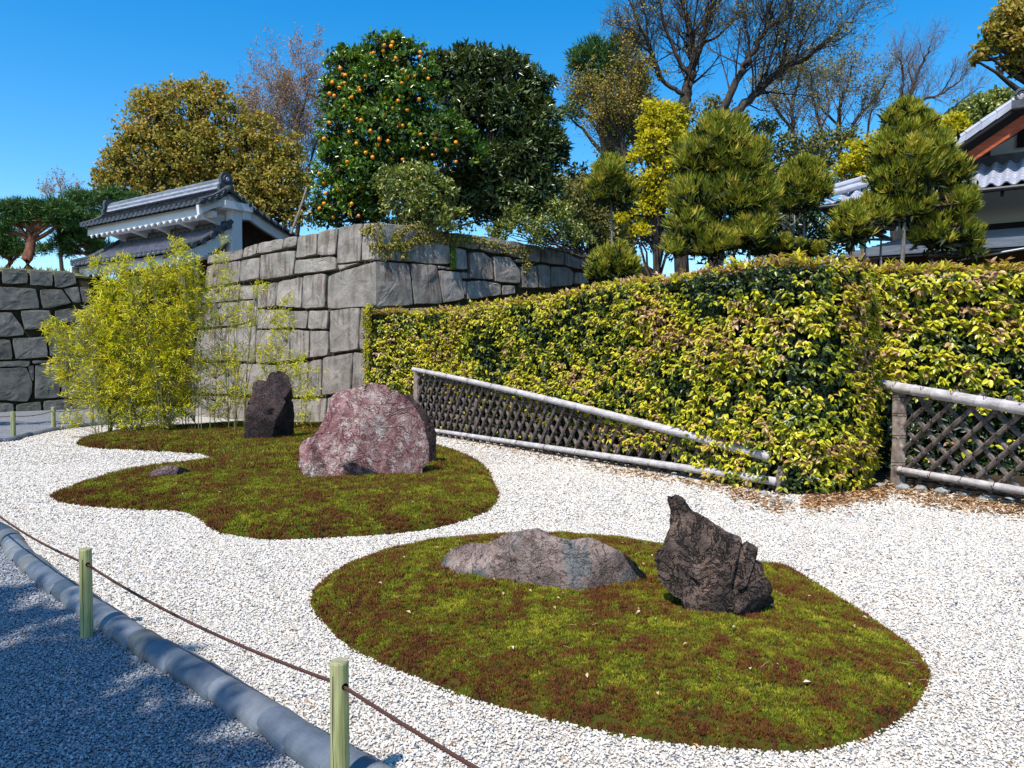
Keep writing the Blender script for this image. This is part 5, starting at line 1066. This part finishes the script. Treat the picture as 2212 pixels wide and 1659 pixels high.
cedar('biggest pruned cedar, a broad rounded green mass above the middle of the hedge', 14.5, [(1560,330,66),(1510,350,50),(1610,360,56),(1560,290,36),(1500,430,56),(1580,430,66),(1640,430,44),(1490,500,48),(1540,530,52),(1610,510,52),(1650,480,30),(1530,285,28),(1590,280,28),(1460,540,26)], 27000, (1565,570), [(1560,600,1565,400,.05),(1545,600,1530,480,.035),(1640,600,1620,470,.04)])
cedar('small ball crowned cedar on a thin pale trunk, left of the yellow maple', 14.8, [(1320,395,44),(1300,420,34),(1345,425,36),(1322,365,24)], 6000, (1318,560), [(1318,620,1320,420,.035)], L=.22)
cedar('low rounded cedar bush at the foot of the ball crowned cedar', 14.2, [(1322,575,44),(1295,590,30),(1350,588,30)], 5200, (1325,600), [(1325,640,1322,580,.03)], L=.22)
cedar('slender pruned cedar with a small crown between the biggest cedar and the house', 16.5, [(1735,390,38),(1705,410,34),(1765,410,36),(1740,430,36),(1725,370,20),(1760,375,20),(1700,445,20)], 9000, (1738,560), [(1738,600,1738,430,.045)], L=.24)
cedar('low young cedars along the back of the hedge beneath the slender cedar', 15.5, [(1640,530,26),(1690,535,22),(1730,540,18),(1760,545,16)], 3000, (1680,560), [(1680,600,1680,540,.02)], L=.20)
cedar('tall olive cedar cluster with pale trunk in front of the house', 12.8, [(1965,380,74),(1950,300,44),(1920,340,42),(2010,330,50),(1925,400,46),(2050,380,42),(1950,250,26),(1885,470,38),(1840,500,42),(1835,470,26),(1960,450,50),(2060,450,44),(2080,510,36),(2020,510,44),(2100,545,22),(1990,280,30),(1975,245,16),(1925,265,18)], 32000, (1952,575), [(1954,620,1956,400,.05),(1900,620,1905,470,.035),(1865,620,1868,480,.03),(2010,620,2015,480,.04)], L=.23, tv=.3)
# dark evergreens that close the view between trunks
for lab, d, B, n in (('dark evergreen mass filling the gap behind the maple and the ball crowned cedar', 27, [(1240,420,50),(1290,460,56),(1350,450,56),(1400,500,56),(1330,520,50),(1260,500,50),(1420,420,40)], 9000),
    ('dark evergreen behind the slender cedar and the biggest cedar', 26, [(1660,420,50),(1700,470,56),(1760,500,50),(1680,540,50),(1620,380,40),(1790,540,40),(1650,500,50)], 8500),
    ('deep green broadleaf tree in shade behind the loquat and the orange tree', 26, [(780,450,60),(880,440,70),(980,420,70),(1080,450,70),(1160,440,60),(1000,330,60),(1100,350,60),(900,480,50)], 11000)):
    tree('evergreen_tree', lab, d, B, n, .17, .08, LM['dark'], (B[0][0], 560), ZG if 'loquat' in lab else 0, .15, per=18, spread=.25, shell=.4, group='dark evergreens behind the garden')
tree('evergreen_tree', 'rounded green tree rising behind the house roof near the right edge', 30, [(2110,250,36),(2150,235,34),(2080,265,28),(2170,225,22),(2060,290,26),(2130,290,34)], 6500, .17, .09, LM['shrub_leaf'], (2120,420), 0, .2, per=18, spread=.2, shell=.4, group='dark evergreens behind the garden')
tree('corner_tree', 'brown green leafy branches hanging in the top right corner of the photo', 21, [(2170,50,30),(2205,30,36),(2140,80,22),(2190,100,34),(2120,110,16),(2105,130,12),(2180,145,16),(2212,140,24),(2230,80,44),(2240,150,20),(2250,20,50)], 7500, .15, .085, LM['bronze'], (2420,420), 0, .25, per=22, spread=.24, shell=.35, forkf=.6, extra=2)
for lab, d, B, n in (('low olive scrub behind the bare trees left of the house', 30, [(1700,330,34),(1760,330,40),(1820,310,34),(1780,380,40),(1700,390,40),(1640,330,30),(1560,260,20),(1850,360,30)], 5200),
    ('patch of sparse olive leaves under the tall bare tree', 31, [(1480,250,24),(1540,240,26),(1590,260,24),(1620,300,26),(1660,280,22),(1380,300,26),(1330,340,34),(1390,230,24)], 3600)):
    tree('olive_tree', lab, d, B, n, .16, .08, LM['olive'], (B[0][0], 520), 0, .1, per=14, spread=.34, shell=.2, group='olive leaved trees before the bare trees')
# ---- bare trees
def bare(label, d, limbs, foot, gz, r0, lev=4, dens=1.0, tw=.6, bud=None, nb=0, name='bare_tree', bark='bark', group='leafless trees behind the garden', seed=1, jitd=1.2, ang=.75, budsize=.10):
    """limbs: main limbs in picture outline, given real depth offsets; finer branches grow from them"""
    rs = np.random.RandomState(seed); f = D(foot[0], foot[1], d); base = np.array([f[0], f[1], gz]); root = thing(name, label, 'tree', tuple(base), group); mb = MB(); stack = []
    for li, (pts, ra, rb) in enumerate(limbs):
        n = len(pts); dz = rs.uniform(-jitd, jitd); P = np.array([D(x, y, d + dz * i / max(1, n - 1)) for i, (x, y) in enumerate(pts)]); P = catmull(P, 5); P[1:] += rs.normal(size=(len(P)-1, 3)) * ra * .25
        R = np.linspace(ra, rb, len(P)); mb.tube(P, R, 7, cap=False); Lt = np.linalg.norm(np.diff(P, axis=0), axis=1).sum()
        for i in range(3, len(P)):
            t = i / len(P); nd_ = nrm(P[i] - P[i-1])
            for _ in range(1 + (rs.rand() < .6 * dens)):
                stack.append((P[i], nd_, Lt * (.18 + .22 * (1 - t)) * rs.uniform(.6, 1.2), R[i] * .33, lev))
        stack.append((P[-1], nrm(P[-1] - P[-2]), Lt * .25, R[-1], lev))
    fk = D(*limbs[0][0][0], d); t = np.linspace(0, 1, 6)[:, None]; P = base * (1 - t) + fk * t; P[1:-1, :2] += rs.normal(size=(4, 2)) * r0 * .3; mb.tube(P, np.linspace(r0 * 1.3, limbs[0][1], 6), 9)
    mb.build('trunk', MAT[bark], root, smooth=True)
    A, B, RA, RB, tips = [], [], [], [], []
    while stack:
        p, d_, L_, r, lv = stack.pop(); 
        u = rs.normal(size=3); u -= d_ * (u @ d_); u /= np.linalg.norm(u); a = ang * rs.uniform(.6, 1.25) if lv < lev + 1 else .3
        q = d_ * math.cos(a) + u * math.sin(a) + np.array([0, 0, .22]); q /= np.linalg.norm(q); ns = 3; cur = p; r = max(r, .0058 * tw)
        for s in range(ns):
            q = q + rs.normal(size=3) * .13 + np.array([0, 0, .05]); q /= np.linalg.norm(q); nx = cur + q * L_ / ns; r2 = max(r * .72, .0045 * tw); A.append(cur); B.append(nx); RA.append(r); RB.append(r2); cur = nx; r = r2
            if lv > 0 and L_ > .18: stack.append((cur, q, L_ * rs.uniform(.45, .68), r * .62, lv - 1))
            if lv > 1 and rs.rand() < .45 * dens: stack.append((cur - q * L_ / ns * .5, q, L_ * rs.uniform(.4, .6), r * .6, lv - 2))
        if lv <= 1: tips.append(cur)
    V, F = prisms(A, B, RA, RB, 3); print(label[:20], 'segs', len(A)); mk('branches', V, F, MAT['twig' if d > 38 else 'bark'] if bark == 'bark' else MAT[bark], root)['kind'] = 'stuff'
    if bud and nb:
        T_ = np.array(tips); T_ = T_[rs.choice(len(T_), min(nb, len(T_)), replace=False)]; k = len(T_); foliage('buds', np.repeat(T_, 2, 0) + rs.normal(size=(2*k, 3)) * .08, rdir(2*k), rdir(2*k), budsize, budsize * .55, MAT[bud], root, RN.rand(2*k))
c3 = OG(2200, 0, 1.508); c4 = OG(3000, 0, 1.508)
def l3(ps, a, b): return ([c3(*p) for p in ps], a, b)
def l4(ps, a, b): return ([c4(*p) for p in ps], a, b)
bare('tall dark limbed bare tree whose crown leaves the top of the photo', 32, [l3([(735,640),(770,500),(790,380),(775,230),(750,100),(700,-30),(690,-120)], .24, .06), l3([(790,380),(850,260),(870,150),(910,0),(930,-110)], .13, .04), l3([(770,450),(700,330),(640,180),(600,60),(590,-60)], .10, .03), l3([(740,560),(620,480),(560,330),(500,200),(430,30),(380,-60)], .10, .03), l3([(560,330),(450,230),(380,170),(330,130)], .05, .015), l3([(850,260),(950,210),(1030,130),(1060,90)], .06, .02), l3([(600,480),(540,300),(520,120),(480,-20)], .06, .02)], (1480,480), 0, .30, lev=3, dens=.8, tw=.9, seed=4, bud='bronze', nb=1500)
bare('leaning bare tree with long limbs reaching up to the right above the cedars', 29, [l3([(960,720),(1060,480),(1110,380),(1180,260),(1240,150),(1270,0),(1290,-80)], .15, .04), l3([(1000,720),(1130,590),(1210,520),(1330,410),(1500,320),(1640,200),(1760,100)], .17, .03), l3([(1330,410),(1340,280),(1370,150),(1380,0)], .07, .02), l3([(1210,520),(1260,330),(1300,200),(1310,40)], .06, .02), l3([(1500,320),(1560,260),(1650,240),(1720,200)], .05, .015), l3([(1110,380),(1130,250),(1100,120),(1120,0)], .06, .02), l3([(1400,370),(1440,250),(1500,130),(1560,20)], .05, .02)], (1540,480), 0, .22, lev=3, dens=.8, tw=.9, seed=9, bud='olive', nb=1900)
bare('pale slim bare tree between the leaning tree and the house, first from the left', 40, [l4([(190,950),(185,780),(180,640),(215,500),(225,400)], .16, .04), l4([(185,780),(110,680),(30,560),(0,480)], .08, .03), l4([(180,640),(120,520),(130,420)], .06, .02), l4([(370,950),(350,760),(300,560),(290,430)], .13, .03), l4([(350,760),(400,640),(380,520),(420,430)], .06, .02)], (1780,480), 0, .2, lev=3, dens=.6, tw=.9, seed=14, bud='olive', nb=2400, budsize=.12)
bare('bare tree with upswept twiggy crown, second from the left behind the far cedar', 42, [l4([(470,950),(450,740),(470,600),(510,500),(540,380)], .15, .03), l4([(540,860),(545,740),(620,640),(700,540),(740,460)], .12, .03), l4([(450,740),(360,650),(330,560),(300,470)], .07, .02), l4([(620,860),(640,700),(700,590)], .07, .02)], (1880,480), 0, .2, lev=3, dens=.6, tw=.9, seed=22, bud='olive', nb=1500, budsize=.12)
bare('bare tree with fine purple grey twigs fanning out above the house roof', 44, [l4([(740,760),(810,620),(840,480),(830,380),(800,330)], .14, .03), l4([(870,760),(880,600),(910,470),(960,360),(1000,280)], .15, .03), l4([(890,640),(960,590),(1060,560),(1150,500),(1200,440)], .11, .02), l4([(900,500),(870,400),(900,320)], .06, .02), l4([(1030,720),(1120,650),(1200,590),(1290,520)], .08, .02), l4([(1060,560),(1120,460),(1150,400)], .05, .015)], (1960,480), 0, .2, lev=3, dens=.7, tw=.9, seed=31, bark='bark')
c2 = OG(1100, 0, 1.659)
bare('twiggy rust budded tree between the bronze tree and the orange tree', 44, [([(620,520),(600,400),(590,300),(600,220)], .16, .04), ([(640,520),(650,400),(640,300),(665,200)], .14, .04), ([(600,420),(560,320),(545,240)], .09, .03), ([(650,400),(680,320),(700,240)], .08, .03), ([(985,300),(970,240),(950,200)], .06, .02), ([(630,480),(580,380),(560,330)], .07, .02)], (630,560), 3, .22, lev=4, dens=.9, tw=1.0, seed=41, bud='rusty', nb=9000, budsize=.12)
bare('rusty twiggy tree leaning below the tall dark pine', 30, [l3([(370,960),(330,850),(260,740),(200,620),(150,560)], .12, .03), l3([(400,960),(380,820),(360,680),(390,540),(430,430)], .12, .03), l3([(380,820),(300,700),(280,580)], .07, .02), l3([(430,960),(450,820),(440,700),(500,560)], .08, .02)], (1410,500), 0, .16, lev=3, dens=.8, tw=.9, seed=52, bud='bronze', nb=3200)
bare('small purple budded tree beyond the pines at the far left', 48, [([(130,520),(115,450),(105,415)], .1, .03), ([(130,520),(135,450),(130,405)], .1, .03), ([(135,480),(155,440),(160,415)], .07, .02)], (130,560), 4, .12, lev=2, dens=.7, tw=1.2, seed=61, bud='rusty', nb=1200, budsize=.12)
bare('pale crooked sapling beside the slender cedar', 17, [l4([(200,1480),(180,1380),(80,1310)], .03, .012), l4([(185,1400),(195,1300),(190,1220)], .025, .01)], (1780,600), 0, .035, lev=1, dens=.5, tw=.8, seed=71, bark='bark_pale', group=None)
# ---- leaning pole and ivy
pp0, pp1 = D(628, 505, 21), D(663, 405, 21.6); mb = MB(); mb.tube([pp0, (pp0 + pp1) / 2 + np.array([.02, 0, 0]), pp1], [.035, .032, .028], 7); tag(mb.build('support_pole', MAT['bark_pale'], None), 'thin weathered pole leaning against the left side of the orange tree', 'pole')
iv = thing('ivy', 'yellow leaved ivy creeping over the top corner of the central stone wall', 'climbing plant', tuple(corner_pt(500, 0)))
MAT['ivy'] = leafmat('ivy_leaves', [(0, (.10,.09,.02)), (.5, (.30,.27,.04)), (.8, (.48,.42,.06)), (1, (.22,.10,.05))], .5, .25, .3); MAT['vine'] = simple('grey_vine', (.17, .14, .12), .9, .1, .3)
A_, B2, LP, LN = [], [], [], []
def on_face(x, y, off=.03):
    for n_ in (n_CL, n_CR):
        p = PL(x, y, A_CL, n_)
        v = p - A_CL; other = n_CR if n_ is n_CL else n_CL
        if v @ other <= 0.002: return p + n_ * off, n_
    return None, None
c5 = OG(1450, 850, 1.411)
strands = [[(85,230),(130,160),(150,110),(140,80)],[(90,170),(150,165),(220,150),(300,70)],[(150,110),(190,70),(240,50),(300,55),(380,80),(450,100)],[(200,150),(260,140),(330,110),(420,120),(500,150),(560,140)],[(250,60),(300,120),(380,130),(460,120),(540,110),(640,150),(760,190),(860,200)],[(300,55),(400,90),(520,110),(620,130),(700,150),(820,170),(900,200)],[(20,160),(60,165),(85,170)],[(10,60),(40,90),(60,140),(40,220)],[(60,40),(20,60),(-30,90)],[(185,230),(180,170),(150,120)],[(860,200),(880,260),(850,300)],[(940,100),(1000,130),(1060,230)]]
for st_ in strands:
    for a, b in zip(st_[:-1], st_[1:]):
        n = 5
        for i in range(n):
            q0 = (a[0] + (b[0]-a[0])*i/n + RN.normal()*1.5, a[1] + (b[1]-a[1])*i/n + RN.normal()*1.5); q1 = (a[0] + (b[0]-a[0])*(i+1)/n, a[1] + (b[1]-a[1])*(i+1)/n)
            p, nn = on_face(*c5(*q0)); r, _ = on_face(*c5(*q1))
            if p is None or r is None: continue
            A_.append(p); B2.append(r)
            for _ in range(9):
                x, y = q0[0] + RN.normal() * 14, q0[1] + RN.normal() * 10 + 6; w_, n3 = on_face(*c5(x, y), RN.uniform(.04, .09))
                if w_ is not None and y > 25: LP.append(w_); LN.append(n3)
V, F = prisms(A_, B2, np.full(len(A_), .011), np.full(len(A_), .009), 4); mk('vines', V, F, MAT['vine'], iv)
LP = np.array(LP); LN = np.array(LN); k = len(LP); foliage('leaves', LP, rdir(k) * .6 + np.array([0, 0, -.6]) + LN * .3, LN + rdir(k) * .3 + np.array([0, 0, .5]), .065 * (.6 + .7 * RN.rand(k)), .05, MAT['ivy'], iv, RN.rand(k))
mm = MB()  # fern-green moss streak running down the joint on the right face
MAT['streak'] = leafmat('wet_moss', [(0, (.07,.14,.02)), (1, (.20,.30,.03))], .8, .1, .1)
LPm = np.array([on_face(*c5(468 + RN.normal() * 6, RN.uniform(165, 295)), .02)[0] for _ in range(900)]); foliage('moss_streak', LPm, rdir(900) + np.array([0, 0, -.5]), np.tile(n_CR[None], (900, 1)), .04, .025, MAT['streak'], iv, RN.rand(900))
# ---- shade trees behind and beside the viewer, whose dappled shadow falls on the path
def shade(label, spots, foot, z=8.0, n=7000, group=None):
    BB = [(g + np.array([SUNV.x, SUNV.y, SUNV.z]) / SUNV.z * (z + RN.uniform(-.7, .7)), r * .66) for g, r in spots]; root = thing('shade_tree', label, 'tree', tuple(foot), group); cen = np.mean([c for c, _ in BB], 0)
    crown('crown', BB, n, .16, .075, LM['dark'], root, per=18, spread=.22, shell=.1, low=-1); fork = np.array([foot[0] * .5 + cen[0] * .5, foot[1] * .5 + cen[1] * .5, z * .62]); limbs_to(BB, np.array([*foot[:2], -.1]), .2, fork, root, MAT['bark'])
shade('broad evergreen behind the viewer, throwing dappled shade on the grey path', [(G(x, y), r) for x, y, r in [(-160,1340,.60),(-20,1300,.42),(60,1335,.38),(165,1372,.36),(60,1430,.42),(-60,1500,.7),(120,1500,.30),(270,1455,.34),(345,1500,.26),(400,1560,.26),(330,1590,.24),(250,1640,.45),(60,1650,.55),(480,1640,.22),(-300,1500,1.0),(-200,1650,1.0)]], (-6.5, -3.5, 0), n=5200)
shade('evergreen outside the left edge, throwing a band of shade on the far path', [(G(x, y), r) for x, y, r in [(-60,915,1.0),(20,915,.5),(90,912,.4),(150,913,.3),(-160,905,1.4),(-260,920,1.6)]], (-19, 14, 0), n=5000)
# ================================================================== HOUSE
HO = D(1775, 438, 17.9); hx = nrm(np.array([3.24, -2.2, 0])); hw = np.array([-hx[1], hx[0], 0]); hz0 = HO[2]
def h3(s, w, z): return np.array([HO[0], HO[1], 0]) + hx * s + hw * w + np.array([0, 0, z])
hs_ = thing('garden_house', 'white walled japanese house with grey tiled roofs and red brown bargeboard at the right edge', 'house', tuple(h3(4, 2, 0)))
SE = 8.0
mb = MB(); mb.box(h3(5.3, 2.2, 4.9), (8.0, .2, 1.9), ax=[hx, hw, upz]); mb.build('wall', MAT['plaster_shaded'], hs_)           # wall between the two roofs
mb = MB(); mb.box(h3(5.1, 2.0, 2.15), (8.4, .2, 4.3), ax=[hx, hw, upz]); mb.build('wall', MAT['beige'], hs_)
for s in (1.4, 2.45, 3.35, 4.6, 6.4): mb = MB(); mb.box(h3(s, 1.87, 1.8), (.13, .10, 3.6), ax=[hx, hw, upz]); mb.build('post', MAT['wood_black'], hs_)
mb = MB(); mb.box(h3(5.0, 1.86, 3.12), (7.0, .09, .10), ax=[hx, hw, upz]); mb.build('rail', MAT['wood_black'], hs_)
# middle tiled roof with wavy pantiles
zr1 = D(2093, 350, 17.4)[2]; zr0 = hz0; RUN = 1.75
col_w = .268; row_h = .26; slope = math.atan2(zr1 - zr0, RUN); Ls = math.hypot(RUN, zr1 - zr0); nrow = int(Ls / (row_h * .92))
prof = [(x, .050 * math.sin(2 * math.pi * (x / col_w) - .9) * (1.0 if math.sin(2 * math.pi * (x / col_w) - .9) > 0 else .75)) for x in np.linspace(0, col_w * 1.06, 12)]
tV, tF = [], []; kk = len(prof)
for y, dz in ((0, 0), (.012, .010), (row_h + .045, -.016)):
    for x, z in prof: tV.append((x, y, z + dz))
for r_ in range(2):
    for j in range(kk - 1): a = r_ * kk + j; tF.append((a, a+1, a+1+kk, a+kk))
b0 = len(tV)
for x, z in prof: tV.append((x, 0, z - .028))
for j in range(kk - 1): tF.append((b0 + j, b0 + j + 1, j + 1, j))
rot = Vector((0, 0, 0)); import mathutils
sl_dir = nrm(hw * math.cos(slope) + upz * math.sin(slope)); tn = nrm(np.cross(hx, sl_dir)); Mx = mathutils.Matrix((tuple(hx), tuple(sl_dir), tuple(tn))).transposed(); eul = Mx.to_euler(); pt0 = None
for i in range(int(SE / col_w)):
    for j in range(nrow):
        if i * col_w < j * row_h * .92 * math.cos(slope) * 1.0 - .1: continue          # hipped left end
        p = h3(i * col_w, 0, zr0) + sl_dir * (j * row_h * .92)
        if pt0 is None: pt0 = mk('roof_tile', tV, tF, MAT['tile_pale'], hs_, smooth=False, loc=p, world=False, org=np.zeros(3)); pt0.rotation_euler = eul
        else: inst(pt0, hs_, p, eul)
mb = MB(); V = [h3(-.05, .05, zr0 - .07), h3(SE, .05, zr0 - .07), h3(SE, RUN, zr1 - .09), h3(RUN, RUN, zr1 - .09)]; mb.prism(V, -upz, .08); mb.prism([h3(-.05, .05, zr0 - .07), h3(RUN, RUN, zr1 - .09), h3(RUN, 3.4, zr1 - .09), h3(-.05, 3.4, zr0 - .07)], -upz, .08); mb.build('eave_boards', MAT['wood_black'], hs_)
for s in np.arange(.3, SE, .455): mb = MB(); mb.prism([h3(s, .12, zr0 - .16), h3(s, RUN + .3, zr1 - .10), h3(s, RUN + .3, zr1 - .2), h3(s, .12, zr0 - .25)], hx, .06); mb.build('rafter', MAT['wood_black'], hs_)
mb = MB(); mb.tube([h3(-.1, .0, zr0 - .10), h3(SE, .0, zr0 - .10)], .045, 8); mb.build('gutter', MAT['iron'], hs_)
mb = MB(); a, b = h3(-.08, -.02, zr0 + .14), h3(RUN, RUN, zr1 + .10)
for o_ in (-.09, .09): mb.tube([a * (1-t) + b * t + hx * o_ for t in np.linspace(0, 1, 15)], [.082, .076] * 7 + [.08], 10)
mb.tube([a * (1-t) + b * t + upz * .11 for t in np.linspace(.02, 1, 15)], [.082, .076] * 7 + [.08], 10); mb.build('hip_ridge', MAT['tile_pale'], hs_)
mb = MB(); d_ = nrm(b - a); mb.tube([a - d_ * .05, a - d_ * .01], [.14, .14], 14); mb.tube([a - d_ * .05 + upz * .12, a - d_ * .02 + upz * .12], [.10, .10], 12); mb.build('ridge_end_tile', MAT['tile_dark'], hs_)
mb = MB(); mb.box(h3(RUN + 3.1, RUN + .05, zr1 + .06), (6.2, .16, .22), ax=[hx, hw, upz]); mb.build('roof_flashing', MAT['tile_dark'], hs_)
# gable above
ga = D(2072, 302, 16.7); gs = (ga - HO) @ hx; gw = (ga - HO) @ hw; gb = D(2212, 207, 16.7 + (D(2212, 207, 16)[0] - ga[0]) * (-.68))
sg_ = (gb[2] - ga[2]) / max(.3, ((gb - ga) @ hx)); apex = gs + 4.0; gz_ = ga[2] + sg_ * 4.0
print('gable', gs, gw, ga[2], sg_, 'zr', zr0, zr1)
gwall = RUN + .45
mb = MB(); mb.prism([h3(gs + .5, gwall, zr1 - .1), h3(gs + 7.5, gwall, zr1 - .1), h3(gs + 7.5, gwall, ga[2] + .1), h3(apex, gwall, gz_ - .5), h3(gs + .5, gwall, ga[2] - .15 + sg_ * .4)], hw, .15); mb.build('gable_wall', MAT['plaster_shaded'], hs_)
wx = D(2192, 300, 17.6); ws = (wx - HO) @ hx
mb = MB(); mb.box(h3(ws + .65, gwall - .03, wx[2] + .05), (1.2, .08, .50), ax=[hx, hw, upz]); wf = mb.build('window', MAT['wood_black'], hs_)
for k in range(6): m2 = MB(); m2.box(h3(ws + .18 + k * .19, gwall - .085, wx[2] + .05), (.03, .03, .46), ax=[hx, hw, upz]); m2.build('mullion', MAT['wood_dark'], wf)
for sd in (1, -1):
    def gp(u, w, dz): return h3(apex - sd * (4.0 + .0 - u), w, ga[2] + sg_ * u + dz)
    mb = MB(); mb.prism([gp(-.15, gw, -.05 - .02), gp(4, gw, -.05), gp(4, gw, -.2), gp(-.15, gw, -.2)], hw, 9.0); mb.build('roof_deck', MAT['wood_black'], hs_)
    mb = MB(); nn = 15
    for i in range(nn):
        u = -.15 + i * 4.15 / nn; mb.prism([gp(u, gw - .02, .02), gp(u + .285, gw - .02, .02), gp(u + .285, gw - .02, -.10), gp(u, gw - .02, -.115)], hw, .24)
        mb.tube([gp(u, gw + .1, .06), gp(u + .27, gw + .1, .055)], [.075, .068], 8)
    mb.build('verge_tiles', MAT['tile_pale'], hs_)
    mb = MB(); mb.prism([gp(.02, gw + .22, -.34), gp(4, gw + .22, -.30), gp(4, gw + .22, -.62), gp(.02, gw + .22, -.60)], hw, .07); mb.build('bargeboard', MAT['wood_red'], hs_)
    rb = MB()
    for i in range(12):
        w_ = gw + .45 + i * .27; rb.tube([gp(t, w_, .03) for t in np.linspace(-.15, 4, 16)], [.05, .06] * 8, 7, cap=False)
    o = rb.build('roof_tiles', MAT['tile'], hs_); o['kind'] = 'stuff'
mb = MB(); q = D(2207, 212, gb[1]); cs_ = np.array([q[0], q[1], q[2]]) - hw * .15
mb.tube([cs_ + hx * (.13 * math.cos(a) * (1 - a / 14)) + upz * (.02 + .13 * math.sin(a) * (1 - a / 14)) for a in np.linspace(0, 9.5, 30)], np.linspace(.045, .02, 30), 7); mb.box(cs_ - upz * .16, (.34, .14, .16), ax=[hx, hw, upz]); mb.build('scroll_end_tile', MAT['tile_dark'], hs_)
# lower metal roof in narrow stepped sheets
me_a = D(1788, 559, 17.0); ms = (me_a - HO) @ hx; mw = (me_a - HO) @ hw; mz0 = me_a[2]; mz1 = D(2130, 478, 16.6)[2]; n_ = 16; mrun = 2.0 - mw
print('metal', ms, mw, mz0, mz1)
for i in range(n_):
    t0_, t1_ = i / n_, (i + 1) / n_; w0, w1 = mw + mrun * t0_, mw + mrun * t1_; z0_, z1_ = mz0 + (mz1 - mz0) * t0_, mz0 + (mz1 - mz0) * t1_
    s_l = ms + 1.3 * t0_; mb = MB(); mb.prism([h3(s_l, w0, z0_ + .022), h3(9, w0, z0_ + .022), h3(9, w1, z1_ - .004), h3(s_l + 1.3 / n_, w1, z1_ - .004)], -upz, .03); mb.build('roof_sheet', MAT['metal'], hs_)
mb = MB(); mb.prism([h3(ms, mw + .02, mz0 - .01), h3(9, mw + .02, mz0 - .01), h3(9, 2.0, mz1 - .03), h3(ms + 1.3, 2.0, mz1 - .03)], -upz, .06); mb.build('eave_boards', MAT['wood_black'], hs_)
mb = MB(); mb.prism([h3(ms + .02, mw, mz0), h3(ms + 1.3, 1.9, mz1), h3(ms + 1.3, 3.2, mz1), h3(ms + .02, 3.2, mz0)], -upz, .05); mb.build('hip_sheet', MAT['metal'], hs_)
mb = MB(); mb.box(h3(5.5, 1.93, mz1 + .05), (8, .12, .14), ax=[hx, hw, upz]); mb.build('roof_flashing', MAT['wood_black'], hs_)
mb = MB(); a_ = D(2125, 552, 15.6); b_ = D(2212, 537, 14.8); dd_ = nrm(b_ - a_); mb.tube([a_ - dd_ * .6, b_ + dd_ * 1.5], .022, 6); mb.build('white_rail', MAT['plaster'], hs_)
